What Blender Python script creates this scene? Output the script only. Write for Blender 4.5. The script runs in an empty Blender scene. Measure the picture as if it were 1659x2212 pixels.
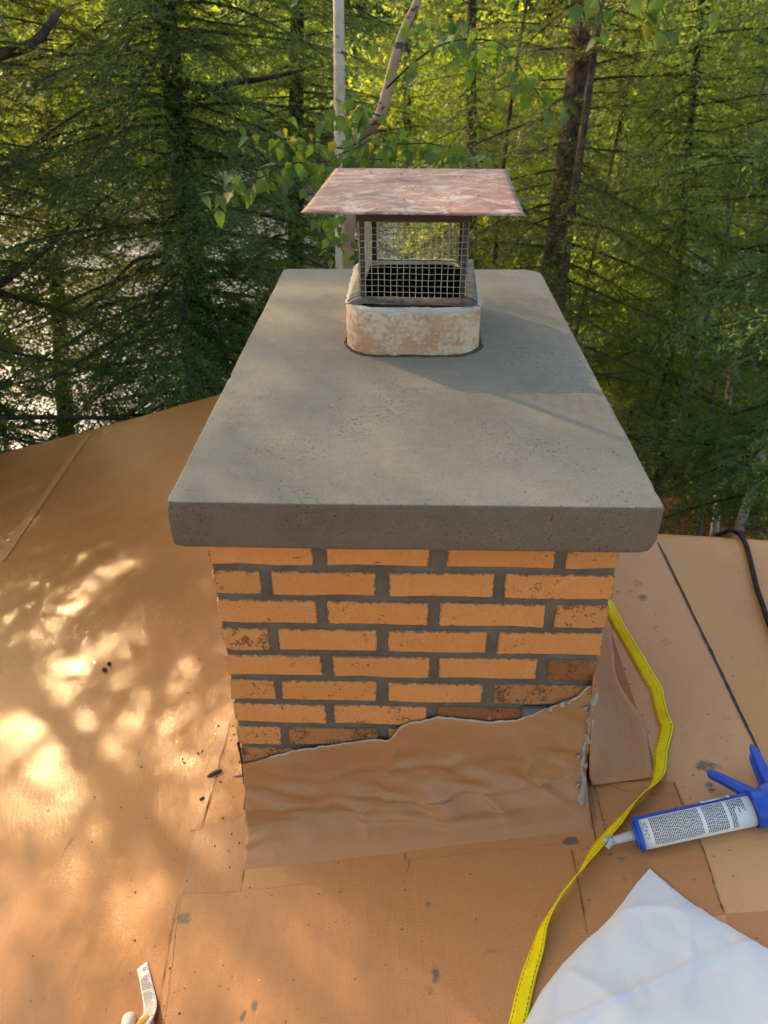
import bpy, bmesh, math, random
import numpy as np
from mathutils import Vector, Matrix, noise

random.seed(7)
RNG = np.random.default_rng(11)
scene = bpy.context.scene
COL = scene.collection

# ------------------------------------------------------------------ camera
F_PX, W_PX, H_PX = 1604.57, 1659.0, 2212.0
PITCH, YAW, ROLL = 0.5818, -0.0314, -0.0056
CAM = np.array([-0.0171, -1.0778, 1.4443])
cp, sp, cy_, sy_ = math.cos(PITCH), math.sin(PITCH), math.cos(YAW), math.sin(YAW)
FWD = np.array([sy_*cp, cy_*cp, -sp])
_r = np.array([cy_, -sy_, 0.0]); _u = np.cross(_r, FWD)
RIGHT = math.cos(ROLL)*_r + math.sin(ROLL)*_u
UP = -math.sin(ROLL)*_r + math.cos(ROLL)*_u
cam_data = bpy.data.cameras.new('camera')
cam = bpy.data.objects.new('camera', cam_data); COL.objects.link(cam)
m = Matrix.Identity(4)
for i in range(3):
    m[i][0], m[i][1], m[i][2], m[i][3] = RIGHT[i], UP[i], -FWD[i], CAM[i]
cam.matrix_world = m
cam_data.sensor_fit = 'HORIZONTAL'; cam_data.sensor_width = 36.0
cam_data.lens = F_PX/W_PX*36.0
cam_data.clip_start = 0.05; cam_data.clip_end = 2000
cam_data.dof.use_dof = True; cam_data.dof.focus_distance = 1.55; cam_data.dof.aperture_fstop = 8.5
scene.camera = cam

# ------------------------------------------------------------------ light
SUN = Vector((-0.679, 0.652, 0.337)).normalized()
SUN_EL = math.asin(SUN.z); SUN_AZ = math.atan2(SUN.x, SUN.y)
world = bpy.data.worlds.new('World'); scene.world = world; world.use_nodes = True
nt = world.node_tree; nt.nodes.clear()
wo = nt.nodes.new('ShaderNodeOutputWorld'); bg = nt.nodes.new('ShaderNodeBackground')
sky = nt.nodes.new('ShaderNodeTexSky'); sky.sky_type = 'NISHITA'; sky.sun_disc = False
sky.sun_elevation = SUN_EL; sky.sun_rotation = SUN_AZ; sky.air_density = 1.1; sky.dust_density = 3.5; sky.ozone_density = 1.0
bg.inputs['Strength'].default_value = 0.15
nt.links.new(sky.outputs[0], bg.inputs[0]); nt.links.new(bg.outputs[0], wo.inputs[0])
sl = bpy.data.lights.new('sun', 'SUN'); sl.energy = 2.7; sl.angle = math.radians(0.55); sl.color = (1.0, 0.75, 0.42)
so = bpy.data.objects.new('sun', sl); COL.objects.link(so); so.location = (-20, 20, 12)
so.rotation_euler = SUN.to_track_quat('Z', 'Y').to_euler()
vs = scene.view_settings
vs.view_transform = 'Standard'; vs.look = 'None'; vs.gamma = 1.0; vs.use_curve_mapping = False
vs.exposure = 1.55
try:
    vs.use_white_balance = True; vs.white_balance_temperature = 7600; vs.white_balance_tint = 10
except Exception:
    pass
scene.render.engine = 'CYCLES'
scene.cycles.max_bounces = 8; scene.cycles.transparent_max_bounces = 8
scene.cycles.sample_clamp_indirect = 6.0
scene.cycles.use_denoising = True

# ------------------------------------------------------------------ helpers
def ray(px, py):
    return FWD + (px-W_PX/2)/F_PX*RIGHT - (py-H_PX/2)/F_PX*UP
def at(px, py, depth):
    return CAM + ray(px, py)*depth
def on_plane(px, py, n, c):
    n = np.array(n, float); d = ray(px, py)
    return CAM + d*((c - n@CAM)/(n@d))
RS, R0, RIDGE, RS2 = 0.29, -0.056, 0.74, -0.06
RIDGE_Z = R0 + RS*RIDGE
def roof_z(x):
    return R0 + RS*x if x < RIDGE else RIDGE_Z + RS2*(x-RIDGE)
ROOF_N = Vector((-RS, 0, 1)).normalized()
def on_roof(px, py, h=0.0):
    P = on_plane(px, py, (-RS, 0, 1), R0 + h*math.sqrt(1+RS*RS))
    if P[0] > RIDGE:
        P = on_plane(px, py, (-RS2, 0, 1), RIDGE_Z - RS2*RIDGE + h)
    return P
def undul(x, y):
    k = min(1, max(0, (abs(x)-.45)*3))
    return k*(.0045*noise.noise(Vector((x*1.5, y*1.1, 1)))+.0012*noise.noise(Vector((x*6, y*4, 2))))
def crop5(a, b): return (a*.625+432, b*.625+1123.2)

def setp(o, label=None, cat=None, group=None, kind=None):
    if label: o['label'] = label
    if cat: o['category'] = cat
    if group: o['group'] = group
    if kind: o['kind'] = kind
    return o
def empty(name, loc=(0, 0, 0), **k):
    o = bpy.data.objects.new(name, None); COL.objects.link(o)
    o.location = loc; o.empty_display_size = .05
    return setp(o, **k)
def link_mesh(name, me, parent=None, **k):
    o = bpy.data.objects.new(name, me); COL.objects.link(o)
    if parent is not None:
        o.parent = parent
        o.matrix_parent_inverse = Matrix.Translation(-Vector(parent.location)) if not any(parent.rotation_euler) else parent.matrix_basis.inverted()
    return setp(o, **k)
def mesh_from(name, verts, faces, mats, smooth=False, mat_idx=None):
    me = bpy.data.meshes.new(name)
    me.from_pydata([tuple(map(float, v)) for v in verts], [], faces)
    for mm in (mats if isinstance(mats, (list, tuple)) else [mats]): me.materials.append(mm)
    if smooth: me.polygons.foreach_set('use_smooth', [True]*len(me.polygons))
    if mat_idx is not None: me.polygons.foreach_set('material_index', mat_idx)
    me.update()
    return me
def np_mesh(name, V, k, mat, smooth=False):
    """V: (M*k,3) float array; consecutive groups of k verts form one face."""
    V = np.ascontiguousarray(V, dtype=np.float32).reshape(-1, 3)
    n = len(V); M = n//k
    me = bpy.data.meshes.new(name)
    me.vertices.add(n); me.vertices.foreach_set('co', V.ravel())
    me.loops.add(n); me.loops.foreach_set('vertex_index', np.arange(n, dtype=np.int32))
    me.polygons.add(M); me.polygons.foreach_set('loop_start', np.arange(0, n, k, dtype=np.int32))
    me.materials.append(mat)
    if smooth: me.polygons.foreach_set('use_smooth', np.ones(M, dtype=bool))
    me.update(calc_edges=True)
    return me
class MB:
    def __init__(s): s.v = []; s.f = []; s.mi = []
    def add(s, verts, faces, mi=0):
        o = len(s.v); s.v += [tuple(map(float, p)) for p in verts]
        s.f += [tuple(o+i for i in f) for f in faces]; s.mi += [mi]*len(faces)
    def box(s, c, d, rot=None, mi=0):
        c = Vector(c); vs_ = []
        for sx in (-1, 1):
            for sy in (-1, 1):
                for sz in (-1, 1):
                    p = Vector((sx*d[0]/2, sy*d[1]/2, sz*d[2]/2))
                    if rot is not None: p = rot @ p
                    vs_.append(c+p)
        s.add(vs_, [(0, 1, 3, 2), (4, 6, 7, 5), (0, 4, 5, 1), (2, 3, 7, 6), (0, 2, 6, 4), (1, 5, 7, 3)], mi)
    def tube(s, pts, rad, n=6, cap=True, mi=0, wob=0.0):
        pts = [Vector(p) for p in pts]
        if not hasattr(rad, '__len__'): rad = [rad]*len(pts)
        ref = Vector((0.13, 0.31, 0.94)); rings = []; vs_ = []
        for i, p in enumerate(pts):
            t = (pts[min(i+1, len(pts)-1)]-pts[max(i-1, 0)]).normalized()
            if abs(t.dot(ref)) > .95: ref = Vector((.9, .2, .1))
            a = t.cross(ref).normalized(); b = t.cross(a)
            for j in range(n):
                th = 2*math.pi*j/n
                rr = rad[i]*(1+wob*noise.noise(p*9+Vector((j*1.7, 0, 0)))) if wob else rad[i]
                vs_.append(p+(a*math.cos(th)+b*math.sin(th))*rr)
        fs = []
        for i in range(len(pts)-1):
            for j in range(n):
                fs.append((i*n+j, i*n+(j+1) % n, (i+1)*n+(j+1) % n, (i+1)*n+j))
        if cap:
            fs.append(tuple(range(n-1, -1, -1))); fs.append(tuple((len(pts)-1)*n+j for j in range(n)))
        s.add(vs_, fs, mi)
    def grid(s, fn, nu, nv, mi=0):
        vs_ = [fn(i/nu, j/nv) for i in range(nu+1) for j in range(nv+1)]
        fs = [(i*(nv+1)+j, (i+1)*(nv+1)+j, (i+1)*(nv+1)+j+1, i*(nv+1)+j+1) for i in range(nu) for j in range(nv)]
        s.add(vs_, fs, mi)
    def build(s, name, mats, parent=None, smooth=False, **k):
        me = mesh_from(name, s.v, s.f, mats, smooth, s.mi)
        return link_mesh(name, me, parent, **k)
def smooth_path(pts, n=8):
    """Catmull-Rom through pts (any dimension)."""
    P = [np.array(p, float) for p in pts]; P = [2*P[0]-P[1]]+P+[2*P[-1]-P[-2]]
    out = []
    for i in range(1, len(P)-2):
        for k in range(n):
            t = k/n
            out.append(.5*((2*P[i])+(-P[i-1]+P[i+1])*t+(2*P[i-1]-5*P[i]+4*P[i+1]-P[i+2])*t*t+(-P[i-1]+3*P[i]-3*P[i+1]+P[i+2])*t**3))
    out.append(P[-2]); return out
def lerp_poly(xs, ys, x): return float(np.interp(x, xs, ys))

# ------------------------------------------------------------------ materials
class Mat:
    def __init__(s, name):
        s.m = bpy.data.materials.new(name); s.m.use_nodes = True
        s.t = s.m.node_tree; s.t.nodes.clear()
        s.out = s.n('ShaderNodeOutputMaterial')
        s.co = s.n('ShaderNodeTexCoord'); s.geo = s.n('ShaderNodeNewGeometry')
    def n(s, typ, **k):
        nd = s.t.nodes.new(typ)
        for a, b in k.items(): setattr(nd, a, b)
        return nd
    def l(s, a, b): s.t.links.new(a, b)
    def inp(s, sock, v):
        if isinstance(v, bpy.types.NodeSocket): s.l(v, sock)
        elif isinstance(v, (tuple, list)) and len(v) == 3 and sock.type == 'RGBA': sock.default_value = (*v, 1)
        else: sock.default_value = v
    def noise(s, scale, detail=4, rough=.55, vec=None, dist=0.0, sc3=None):
        if vec is None: vec = s.geo.outputs['Position']
        if sc3 is not None:
            mp = s.n('ShaderNodeMapping'); s.l(vec, mp.inputs[0]); mp.inputs['Scale'].default_value = sc3; vec = mp.outputs[0]
        nd = s.n('ShaderNodeTexNoise'); s.l(vec, nd.inputs['Vector'])
        nd.inputs['Scale'].default_value = scale; nd.inputs['Detail'].default_value = detail
        nd.inputs['Roughness'].default_value = rough; nd.inputs['Distortion'].default_value = dist
        return nd.outputs['Fac']
    def ramp(s, fac, a, b, va=0.0, vb=1.0):
        nd = s.n('ShaderNodeMapRange'); nd.interpolation_type = 'SMOOTHSTEP'
        s.l(fac, nd.inputs[0]); nd.inputs[1].default_value = a; nd.inputs[2].default_value = b
        nd.inputs[3].default_value = va; nd.inputs[4].default_value = vb
        return nd.outputs[0]
    def mix(s, fac, a, b, mode='MIX'):
        nd = s.n('ShaderNodeMix', data_type='RGBA', blend_type=mode)
        s.inp(nd.inputs[0], fac); s.inp(nd.inputs[6], a); s.inp(nd.inputs[7], b)
        return nd.outputs[2]
    def math(s, op, a, b=0.0, c=None):
        nd = s.n('ShaderNodeMath', operation=op); s.inp(nd.inputs[0], a); s.inp(nd.inputs[1], b)
        if c is not None: s.inp(nd.inputs[2], c)
        return nd.outputs[0]
    def bump(s, h, strength=.3, dist=.002, normal=None):
        nd = s.n('ShaderNodeBump'); s.l(h, nd.inputs['Height'])
        nd.inputs['Strength'].default_value = strength; nd.inputs['Distance'].default_value = dist
        if normal is not None: s.l(normal, nd.inputs['Normal'])
        return nd.outputs[0]
    def pbr(s, color, rough=.6, normal=None, metallic=0.0, spec=.5, trans=None, **k):
        b = s.n('ShaderNodeBsdfPrincipled')
        s.inp(b.inputs['Base Color'], color); s.inp(b.inputs['Roughness'], rough); s.inp(b.inputs['Metallic'], metallic)
        b.inputs['Specular IOR Level'].default_value = spec
        if normal is not None: s.l(normal, b.inputs['Normal'])
        for a, v in k.items(): s.inp(b.inputs[a], v)
        sh = b.outputs[0]
        if trans is not None:
            tb = s.n('ShaderNodeBsdfTranslucent'); s.inp(tb.inputs[0], trans[0])
            mx = s.n('ShaderNodeMixShader'); s.inp(mx.inputs[0], trans[1])
            s.l(sh, mx.inputs[1]); s.l(tb.outputs[0], mx.inputs[2]); sh = mx.outputs[0]
        s.l(sh, s.out.inputs[0]); return s.m

def mat_plain(name, col, rough=.6, var=.25, scale=30, spec=.4, metallic=0.0, bs=.2):
    M = Mat(name); n1 = M.noise(scale, 5)
    dark = tuple(c*(1-var) for c in col); light = tuple(min(1, c*(1+var)) for c in col)
    return M.pbr(M.mix(n1, dark, light), rough, M.bump(M.noise(scale*6, 3), bs, .001), metallic, spec)

# --- roof membrane: tan paint brushed over rubber sheet
SMUDGES = [(150, 1822, .012, .045, .9), (395, 1985, .05, .03, .75), (360, 1960, .03, .05, .5), (1528, 1655, .05, .03, .8),
           (1575, 1640, .03, .02, .5), (1535, 1700, .02, .03, .7), (1232, 1818, .03, .02, .95), (1160, 1745, .02, .03, .5),
           (755, 2050, .02, .03, .35), (925, 1955, .012, .02, .7), (1378, 1260, .03, .04, .6), (1388, 1290, .025, .03, .8), (1360, 1280, .02, .04, .5),
           (1062, 2055, .03, .015, .6), (940, 2105, .016, .035, .75), (930, 2140, .016, .02, .6), (550, 2175, .014, .03, .95),
           (525, 2195, .01, .018, .95), (760, 1870, .02, .03, .4), (1235, 1770, .02, .02, .5), (1330, 1850, .06, .03, .45),
           (1440, 1390, .03, .05, .45), (250, 1960, .015, .02, .6), (270, 1990, .03, .015, .5), (1435, 1830, .03, .03, .4),
           (1418, 1360, .015, .05, .5), (730, 1850, .02, .03, .45), (1345, 1905, .03, .02, .45), (640, 2030, .02, .02, .35)]
def roof_mat(name, base=(.43, .158, .038), shine=0.0, smudge=True, rlo=.17, rhi=.44):
    M = Mat(name); pos = M.geo.outputs['Position']
    big = M.noise(1.6, 4, .6); mid = M.noise(9, 5, .6); fine = M.noise(160, 4, .6)
    c = M.mix(M.ramp(big, .3, .7), tuple(b*.86 for b in base), tuple(min(1, b*1.06) for b in base))
    c = M.mix(M.ramp(mid, .45, .75, 0, .22), c, tuple(min(1, b*k) for b, k in zip(base, (1.12, 1.28, 1.6))))
    c = M.mix(M.ramp(fine, .55, .75, 0, .15), c, (.36, .16, .06))
    # brush swirls: stretched noise with warped coordinates
    warp = M.n('ShaderNodeTexNoise'); M.l(pos, warp.inputs['Vector']); warp.inputs['Scale'].default_value = 1.1; warp.inputs['Detail'].default_value = 2
    va = M.n('ShaderNodeVectorMath', operation='MULTIPLY_ADD'); M.l(warp.outputs['Color'], va.inputs[0]); va.inputs[1].default_value = (.5, .5, .5); M.l(pos, va.inputs[2])
    rt = M.n('ShaderNodeMapping'); M.l(va.outputs[0], rt.inputs[0]); rt.inputs['Rotation'].default_value = (0, 0, math.radians(-22)); rt.inputs['Scale'].default_value = (75, 7, 40)
    st = M.noise(1.0, 5, .65, rt.outputs[0])
    speck = M.noise(420, 2, .5)
    c = M.mix(M.ramp(st, .56, .75, 0, .16), c, tuple(min(1, b*k) for b, k in zip(base, (1.18, 1.42, 1.9))))
    dirt = M.ramp(M.noise(3.2, 6, .7), .56, .72, 0, .28)
    c = M.mix(dirt, c, (.27, .15, .08))
    if smudge:
        tot = None
        for (px, py, sx, sy, a) in SMUDGES:
            P = on_roof(px, py)
            mp = M.n('ShaderNodeMapping'); M.l(pos, mp.inputs[0]); mp.vector_type = 'TEXTURE'
            mp.inputs['Location'].default_value = tuple(P); mp.inputs['Rotation'].default_value = (0, 0, random.uniform(-.5, .2))
            mp.inputs['Scale'].default_value = (sx, sy, .06)
            ln = M.n('ShaderNodeVectorMath', operation='LENGTH'); M.l(mp.outputs[0], ln.inputs[0])
            v = M.ramp(ln.outputs['Value'], 0.1, 1.0, a, 0)
            tot = v if tot is None else M.math('MAXIMUM', tot, v)
        sn = M.noise(70, 6, .75)
        sm = M.ramp(M.math('ADD', M.math('MULTIPLY', tot, .55), sn), .72, .95)
        c = M.mix(M.math('MULTIPLY', sm, .8), c, (.085, .075, .06))
        grit = M.ramp(M.noise(95, 2, .4), .735, .76)
        c = M.mix(M.math('MULTIPLY', grit, .75), c, (.06, .05, .04))
    h = M.math('ADD', M.math('MULTIPLY', st, .6), M.math('MULTIPLY', mid, .5))
    h = M.math('ADD', h, M.math('MULTIPLY', M.noise(38, 4, .6), .25))
    h = M.math('ADD', h, M.math('MULTIPLY', M.ramp(speck, .45, .7), .22))
    nrm = M.bump(h, .62, .0040)
    r = M.ramp(M.math('ADD', M.math('MULTIPLY', mid, .5), M.math('MULTIPLY', st, .5)), .35, .65, rlo-shine, rhi-shine)
    cn = M.bump(M.math('ADD', M.math('MULTIPLY', h, .6), M.math('MULTIPLY', M.noise(260, 3, .6), .5)), .30, .0032)
    nd = M.pbr(c, M.math('ADD', r, .14), nrm, spec=.25, **{'Coat Weight': .50, 'Coat Roughness': .11, 'Coat Normal': cn})
    return nd
M_ROOF = roof_mat('roof_paint')
M_ROOF_B = roof_mat('roof_paint_right', base=(.58, .262, .078), shine=.04)
M_PATCH = roof_mat('patch_paint', base=(.51, .214, .073), smudge=True, rlo=.28, rhi=.5)
M_APRON = roof_mat('apron_paint', base=(.47, .205, .078), smudge=False, rlo=.16, rhi=.34)
M_SKIRT = roof_mat('skirt_paint', base=(.54, .245, .100), smudge=False, rlo=.16, rhi=.36)
M_BAND = roof_mat('band_paint', base=(.46, .19, .07), smudge=False, rlo=.12, rhi=.3)
M_TEAR = mat_plain('torn_membrane_edge', (.50, .41, .32), .7, .3, 90)
M_SEAL = mat_plain('grey_sealant', (.36, .31, .25), .5, .4, 60, .4, bs=.8)
M_RUBBER = mat_plain('black_rubber', (.018, .021, .022), .5, .3, 60)
M_CRUMB = mat_plain('tar_crumb', (.035, .034, .028), .6, .3, 120, bs=.6)

# --- masonry
def concrete_mat(name, c0, c1, brushed):
    M = Mat(name)
    a = M.noise(3.5, 5, .6); b = M.noise(35, 5, .6); g = M.noise(330, 4, .7)
    strk = M.noise(1.0, 6, .7, sc3=(5, 170, 60) if brushed else (9, 9, 9))
    c = M.mix(M.ramp(a, .3, .7), c0, c1)
    c = M.mix(M.ramp(b, .4, .75, 0, .3), c, tuple(x*1.22 for x in c1))
    c = M.mix(M.ramp(g, .38, .62, .42, 0), c, tuple(x*.55 for x in c0))
    c = M.mix(M.ramp(strk, .48, .72, 0, .32 if brushed else .15), c, tuple(x*.72 for x in c0))
    zone = M.ramp(M.noise(4, 4, .6), .42, .62, .93, 1.05)
    pit = M.ramp(M.math('MULTIPLY', M.noise(170, 3, .55), zone), .635, .70)
    c = M.mix(M.math('MULTIPLY', pit, .7), c, tuple(x*.35 for x in c0))
    lime = M.ramp(M.noise(480, 2, .4), .74, .78)
    c = M.mix(M.math('MULTIPLY', lime, .5), c, (.5, .46, .38))
    h = M.math('ADD', M.math('MULTIPLY', g, .8), M.math('MULTIPLY', strk, .5))
    h = M.math('SUBTRACT', h, M.math('MULTIPLY', pit, .9))
    h = M.math('ADD', h, M.math('MULTIPLY', M.noise(120, 4, .7), .6))
    return M.pbr(c, .72, M.bump(h, .9, .0026), spec=.35)
M_CONC = concrete_mat('brushed_top_concrete', (.242, .220, .176), (.312, .286, .232), True)
M_CONCS = concrete_mat('brown_formed_concrete', (.165, .128, .088), (.215, .170, .120), False)  # sides and underside of the crown: darker and browner than its top
def mortar_mat():
    M = Mat('grey_mortar')
    c = M.mix(M.ramp(M.noise(14, 5, .6), .3, .7), (.125, .098, .072), (.175, .145, .112))
    c = M.mix(M.ramp(M.noise(350, 2), .6, .7, 0, .4), c, (.26, .22, .17))
    h = M.math('ADD', M.noise(260, 4, .7), M.math('MULTIPLY', M.noise(40, 4), .8))
    return M.pbr(c, .9, M.bump(h, .8, .0018), spec=.2)
M_MORTAR = mortar_mat()
def brick_mat(name, base, flash=0.0, dark=(.10, .045, .022)):
    M = Mat(name)
    oi = M.n('ShaderNodeObjectInfo'); oc = M.co.outputs['Object']
    off = M.n('ShaderNodeVectorMath', operation='MULTIPLY_ADD'); off.inputs[1].default_value = (7, 5, 3)
    cx = M.n('ShaderNodeCombineXYZ'); M.l(oi.outputs['Random'], cx.inputs[0]); M.l(oi.outputs['Random'], cx.inputs[1])
    M.l(cx.outputs[0], off.inputs[0]); M.l(oc, off.inputs[2]); v = off.outputs[0]
    c = M.mix(oi.outputs['Random'], tuple(b*.92 for b in base), (min(1, base[0]*1.04), base[1]*1.10, base[2]*1.22))
    c = M.mix(M.ramp(M.noise(26, 5, .6, v), .35, .7, 0, .5), c, (base[0]*.92, base[1]*.82, base[2]*.72))
    # pale bloom streaks
    c = M.mix(M.ramp(M.noise(1.0, 5, .6, v, sc3=(40, 40, 12)), .60, .78, 0, .45), c, (.85, .56, .30))
    # iron spot / kiln flash
    fl = M.noise(18, 6, .75, v)
    fl2 = M.noise(150, 4, .7, v)
    f = M.ramp(M.math('ADD', M.math('MULTIPLY', fl, .65), M.math('MULTIPLY', fl2, .35)), .585-flash, .63-flash)
    c = M.mix(M.math('MULTIPLY', f, .85), c, dark)
    c = M.mix(M.ramp(M.noise(420, 2, .5, v), .64, .72, 0, .5), c, (.26, .11, .04))
    c = M.mix(M.ramp(M.noise(230, 5, .75, v), .38, .62, .26, 0), c, (base[0]*.60, base[1]*.48, base[2]*.40))
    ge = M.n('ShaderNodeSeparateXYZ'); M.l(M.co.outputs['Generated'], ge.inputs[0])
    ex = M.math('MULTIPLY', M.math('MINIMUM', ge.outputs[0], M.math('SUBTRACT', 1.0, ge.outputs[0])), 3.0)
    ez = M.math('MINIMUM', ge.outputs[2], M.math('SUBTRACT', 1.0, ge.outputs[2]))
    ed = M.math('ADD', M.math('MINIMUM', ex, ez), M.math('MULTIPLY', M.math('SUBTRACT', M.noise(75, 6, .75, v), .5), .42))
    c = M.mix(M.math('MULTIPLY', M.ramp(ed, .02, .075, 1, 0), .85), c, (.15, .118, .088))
    h = M.math('ADD', M.noise(190, 5, .75, v), M.math('MULTIPLY', M.noise(45, 3, .6, v), .8))
    return M.pbr(c, .85, M.bump(h, 1.0, .0034), spec=.25)
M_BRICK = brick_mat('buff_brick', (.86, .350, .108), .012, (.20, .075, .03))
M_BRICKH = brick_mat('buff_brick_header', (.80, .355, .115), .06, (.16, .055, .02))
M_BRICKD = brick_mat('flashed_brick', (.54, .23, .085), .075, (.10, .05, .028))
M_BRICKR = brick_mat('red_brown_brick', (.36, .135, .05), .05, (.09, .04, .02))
def clay_mat():
    M = Mat('flaking_clay_tile')
    a = M.noise(11, 8, .72); fine = M.noise(95, 6, .75)
    body = M.mix(M.ramp(M.noise(7, 4), .3, .7), (.47, .25, .135), (.58, .34, .20))
    rub = M.noise(1.0, 6, .75, sc3=(26, 26, 90))
    k = M.ramp(M.math('ADD', M.math('ADD', M.math('MULTIPLY', a, .42), M.math('MULTIPLY', fine, .36)), M.math('MULTIPLY', rub, .22)), .455, .545)
    c = M.mix(M.math('MULTIPLY', k, .82), body, (.68, .54, .40))
    sep = M.n('ShaderNodeSeparateXYZ'); M.l(M.geo.outputs['Position'], sep.inputs[0])
    edge = M.ramp(M.math('ADD', sep.outputs[2], M.math('MULTIPLY', fine, .03)), .882, .897)
    c = M.mix(M.math('MULTIPLY', edge, .8), c, (.62, .58, .50))
    c = M.mix(M.ramp(M.noise(22, 6, .7), .62, .74, 0, .55), c, (.25, .21, .18))
    h = M.math('ADD', M.math('MULTIPLY', k, .6), M.noise(140, 4, .7))
    return M.pbr(c, .85, M.bump(h, .6, .002), spec=.25)
M_CLAY = clay_mat()
M_SOOT = mat_plain('flue_soot', (.010, .009, .008), .95, .4, 40, .1)
M_LIME = mat_plain('white_mortar_smear', (.52, .49, .43), .9, .3, 70, .2, bs=1.0)
M_JOINT = mat_plain('crumbly_dark_joint', (.085, .066, .048), .95, .6, 160, .15, bs=1.0)
def lid_mat():
    M = Mat('weathered_copper_brown_sheet')
    a = M.noise(6, 7, .75, dist=.8); s = M.noise(1.0, 7, .78, sc3=(13, 19, 19), dist=1.0); f = M.noise(110, 6, .75)
    sc = M.noise(1.0, 4, .6, sc3=(9, 130, 30), dist=.5)
    c = M.mix(M.ramp(a, .38, .62), (.20, .076, .056), (.33, .18, .135))
    c = M.mix(M.ramp(M.math('ADD', M.math('MULTIPLY', s, .7), M.math('MULTIPLY', f, .3)), .475, .61, 0, .85), c, (.55, .49, .43))
    c = M.mix(M.ramp(sc, .62, .74, 0, .3), c, (.60, .55, .49))
    c = M.mix(M.ramp(M.math('ADD', M.math('MULTIPLY', a, .4), M.math('MULTIPLY', f, .6)), .55, .62, 0, .75), c, (.66, .60, .52))
    c = M.mix(M.ramp(M.noise(3.5, 4), .55, .72, 0, .55), c, (.30, .23, .25))
    c = M.mix(M.ramp(f, .60, .70, 0, .5), c, (.15, .06, .045))
    return M.pbr(c, M.ramp(f, .3, .7, .42, .7), M.bump(M.math('ADD', f, s), .4, .0015), metallic=.1, spec=.45)
M_LID = lid_mat()
M_BANDM = mat_plain('brown_painted_steel', (.075, .038, .03), .5, .3, 40, .4)
def galv_mat(name, c0, c1, met=.75):
    M = Mat(name); a = M.noise(45, 5, .65)
    return M.pbr(M.mix(M.ramp(a, .35, .65), c0, c1), .48, M.bump(M.noise(200, 3), .2, .001), met)
M_WIRE = galv_mat('galvanised_wire', (.36, .34, .30), (.56, .54, .48), .4)
M_FLANGE = galv_mat('dull_zinc_flange', (.11, .10, .095), (.24, .205, .18), .45)
M_POST = galv_mat('sooty_steel_post', (.035, .033, .03), (.09, .085, .08), .4)

# --- small things
def plastic_blue():
    M = Mat('scuffed_blue_plastic')
    c = M.mix(M.ramp(M.noise(20, 5), .3, .7), (.003, .062, .42), (.005, .095, .58))
    c = M.mix(M.ramp(M.noise(120, 6, .75), .66, .74, 0, .6), c, (.35, .42, .55))
    return M.pbr(c, M.ramp(M.noise(60, 4), .3, .7, .28, .5), M.bump(M.noise(180, 3), .12, .001), spec=.5)
M_BLUE = plastic_blue()
M_LABEL = mat_plain('white_label_paper', (.78, .78, .75), .55, .06, 30)
M_INK = mat_plain('black_print', (.05, .065, .075), .7, .2, 60)
M_PENCIL = mat_plain('grey_pencil', (.30, .32, .38), .7, .2, 60)
M_NOZZLE = Mat('clear_nozzle').pbr((.72, .72, .72), .35, None, spec=.5, trans=((.6, .6, .62), .4))
M_YELLOW = None
def strap_mat(edge=False):
    M = Mat('yellow_webbing'); uv = M.co.outputs['UV']
    sep = M.n('ShaderNodeSeparateXYZ'); M.l(uv, sep.inputs[0])
    wv = M.n('ShaderNodeTexWave'); M.l(uv, wv.inputs[0]); wv.inputs['Scale'].default_value = 120; wv.bands_direction = 'DIAGONAL'; wv.inputs['Distortion'].default_value = .4
    c = M.mix(M.ramp(M.noise(40, 5), .3, .7), (.90, .66, .002), (.96, .76, .004))
    c = M.mix(M.ramp(M.noise(16, 5, .7), .60, .75, 0, .5), c, (.34, .24, .02))
    d = M.math('ABSOLUTE', M.math('SUBTRACT', M.math('ABSOLUTE', M.math('SUBTRACT', sep.outputs[1], .5)), .36))
    line = M.ramp(d, .018, .04, 1, 0)
    dash = M.ramp(M.math('PINGPONG', M.math('MULTIPLY', sep.outputs[0], 1.0), .0045), .0009, .0013)
    c = M.mix(M.math('MULTIPLY', M.math('MULTIPLY', line, dash), .85), c, (.07, .055, .01))
    h = M.math('ADD', wv.outputs['Fac'], M.math('MULTIPLY', line, -1.0))
    return M.pbr(c, .6, M.bump(h, .35, .001), spec=.35)
M_YELLOW = strap_mat()
def sheet_mat():
    M = Mat('white_plastic_film')
    c = M.mix(M.ramp(M.noise(4, 5), .3, .7), (.66, .67, .68), (.76, .76, .76))
    h = M.noise(1.0, 5, .6, sc3=(5, 16, 9), dist=1.2)
    return M.pbr(c, .42, M.bump(h, .3, .004), spec=.35)
M_SHEET = sheet_mat()
M_CLOTH = mat_plain('off_white_cloth', (.72, .66, .60), .85, .12, 60, .2, bs=.5)
M_ORANGE = mat_plain('orange_cloth', (.62, .30, .07), .8, .15, 60, .2, bs=.5)
M_PAPER = mat_plain('tag_paper', (.74, .72, .70), .6, .08, 40)
M_CABLE = mat_plain('black_cable_sheath', (.010, .010, .011), .6, .2, 40, .2)

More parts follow.
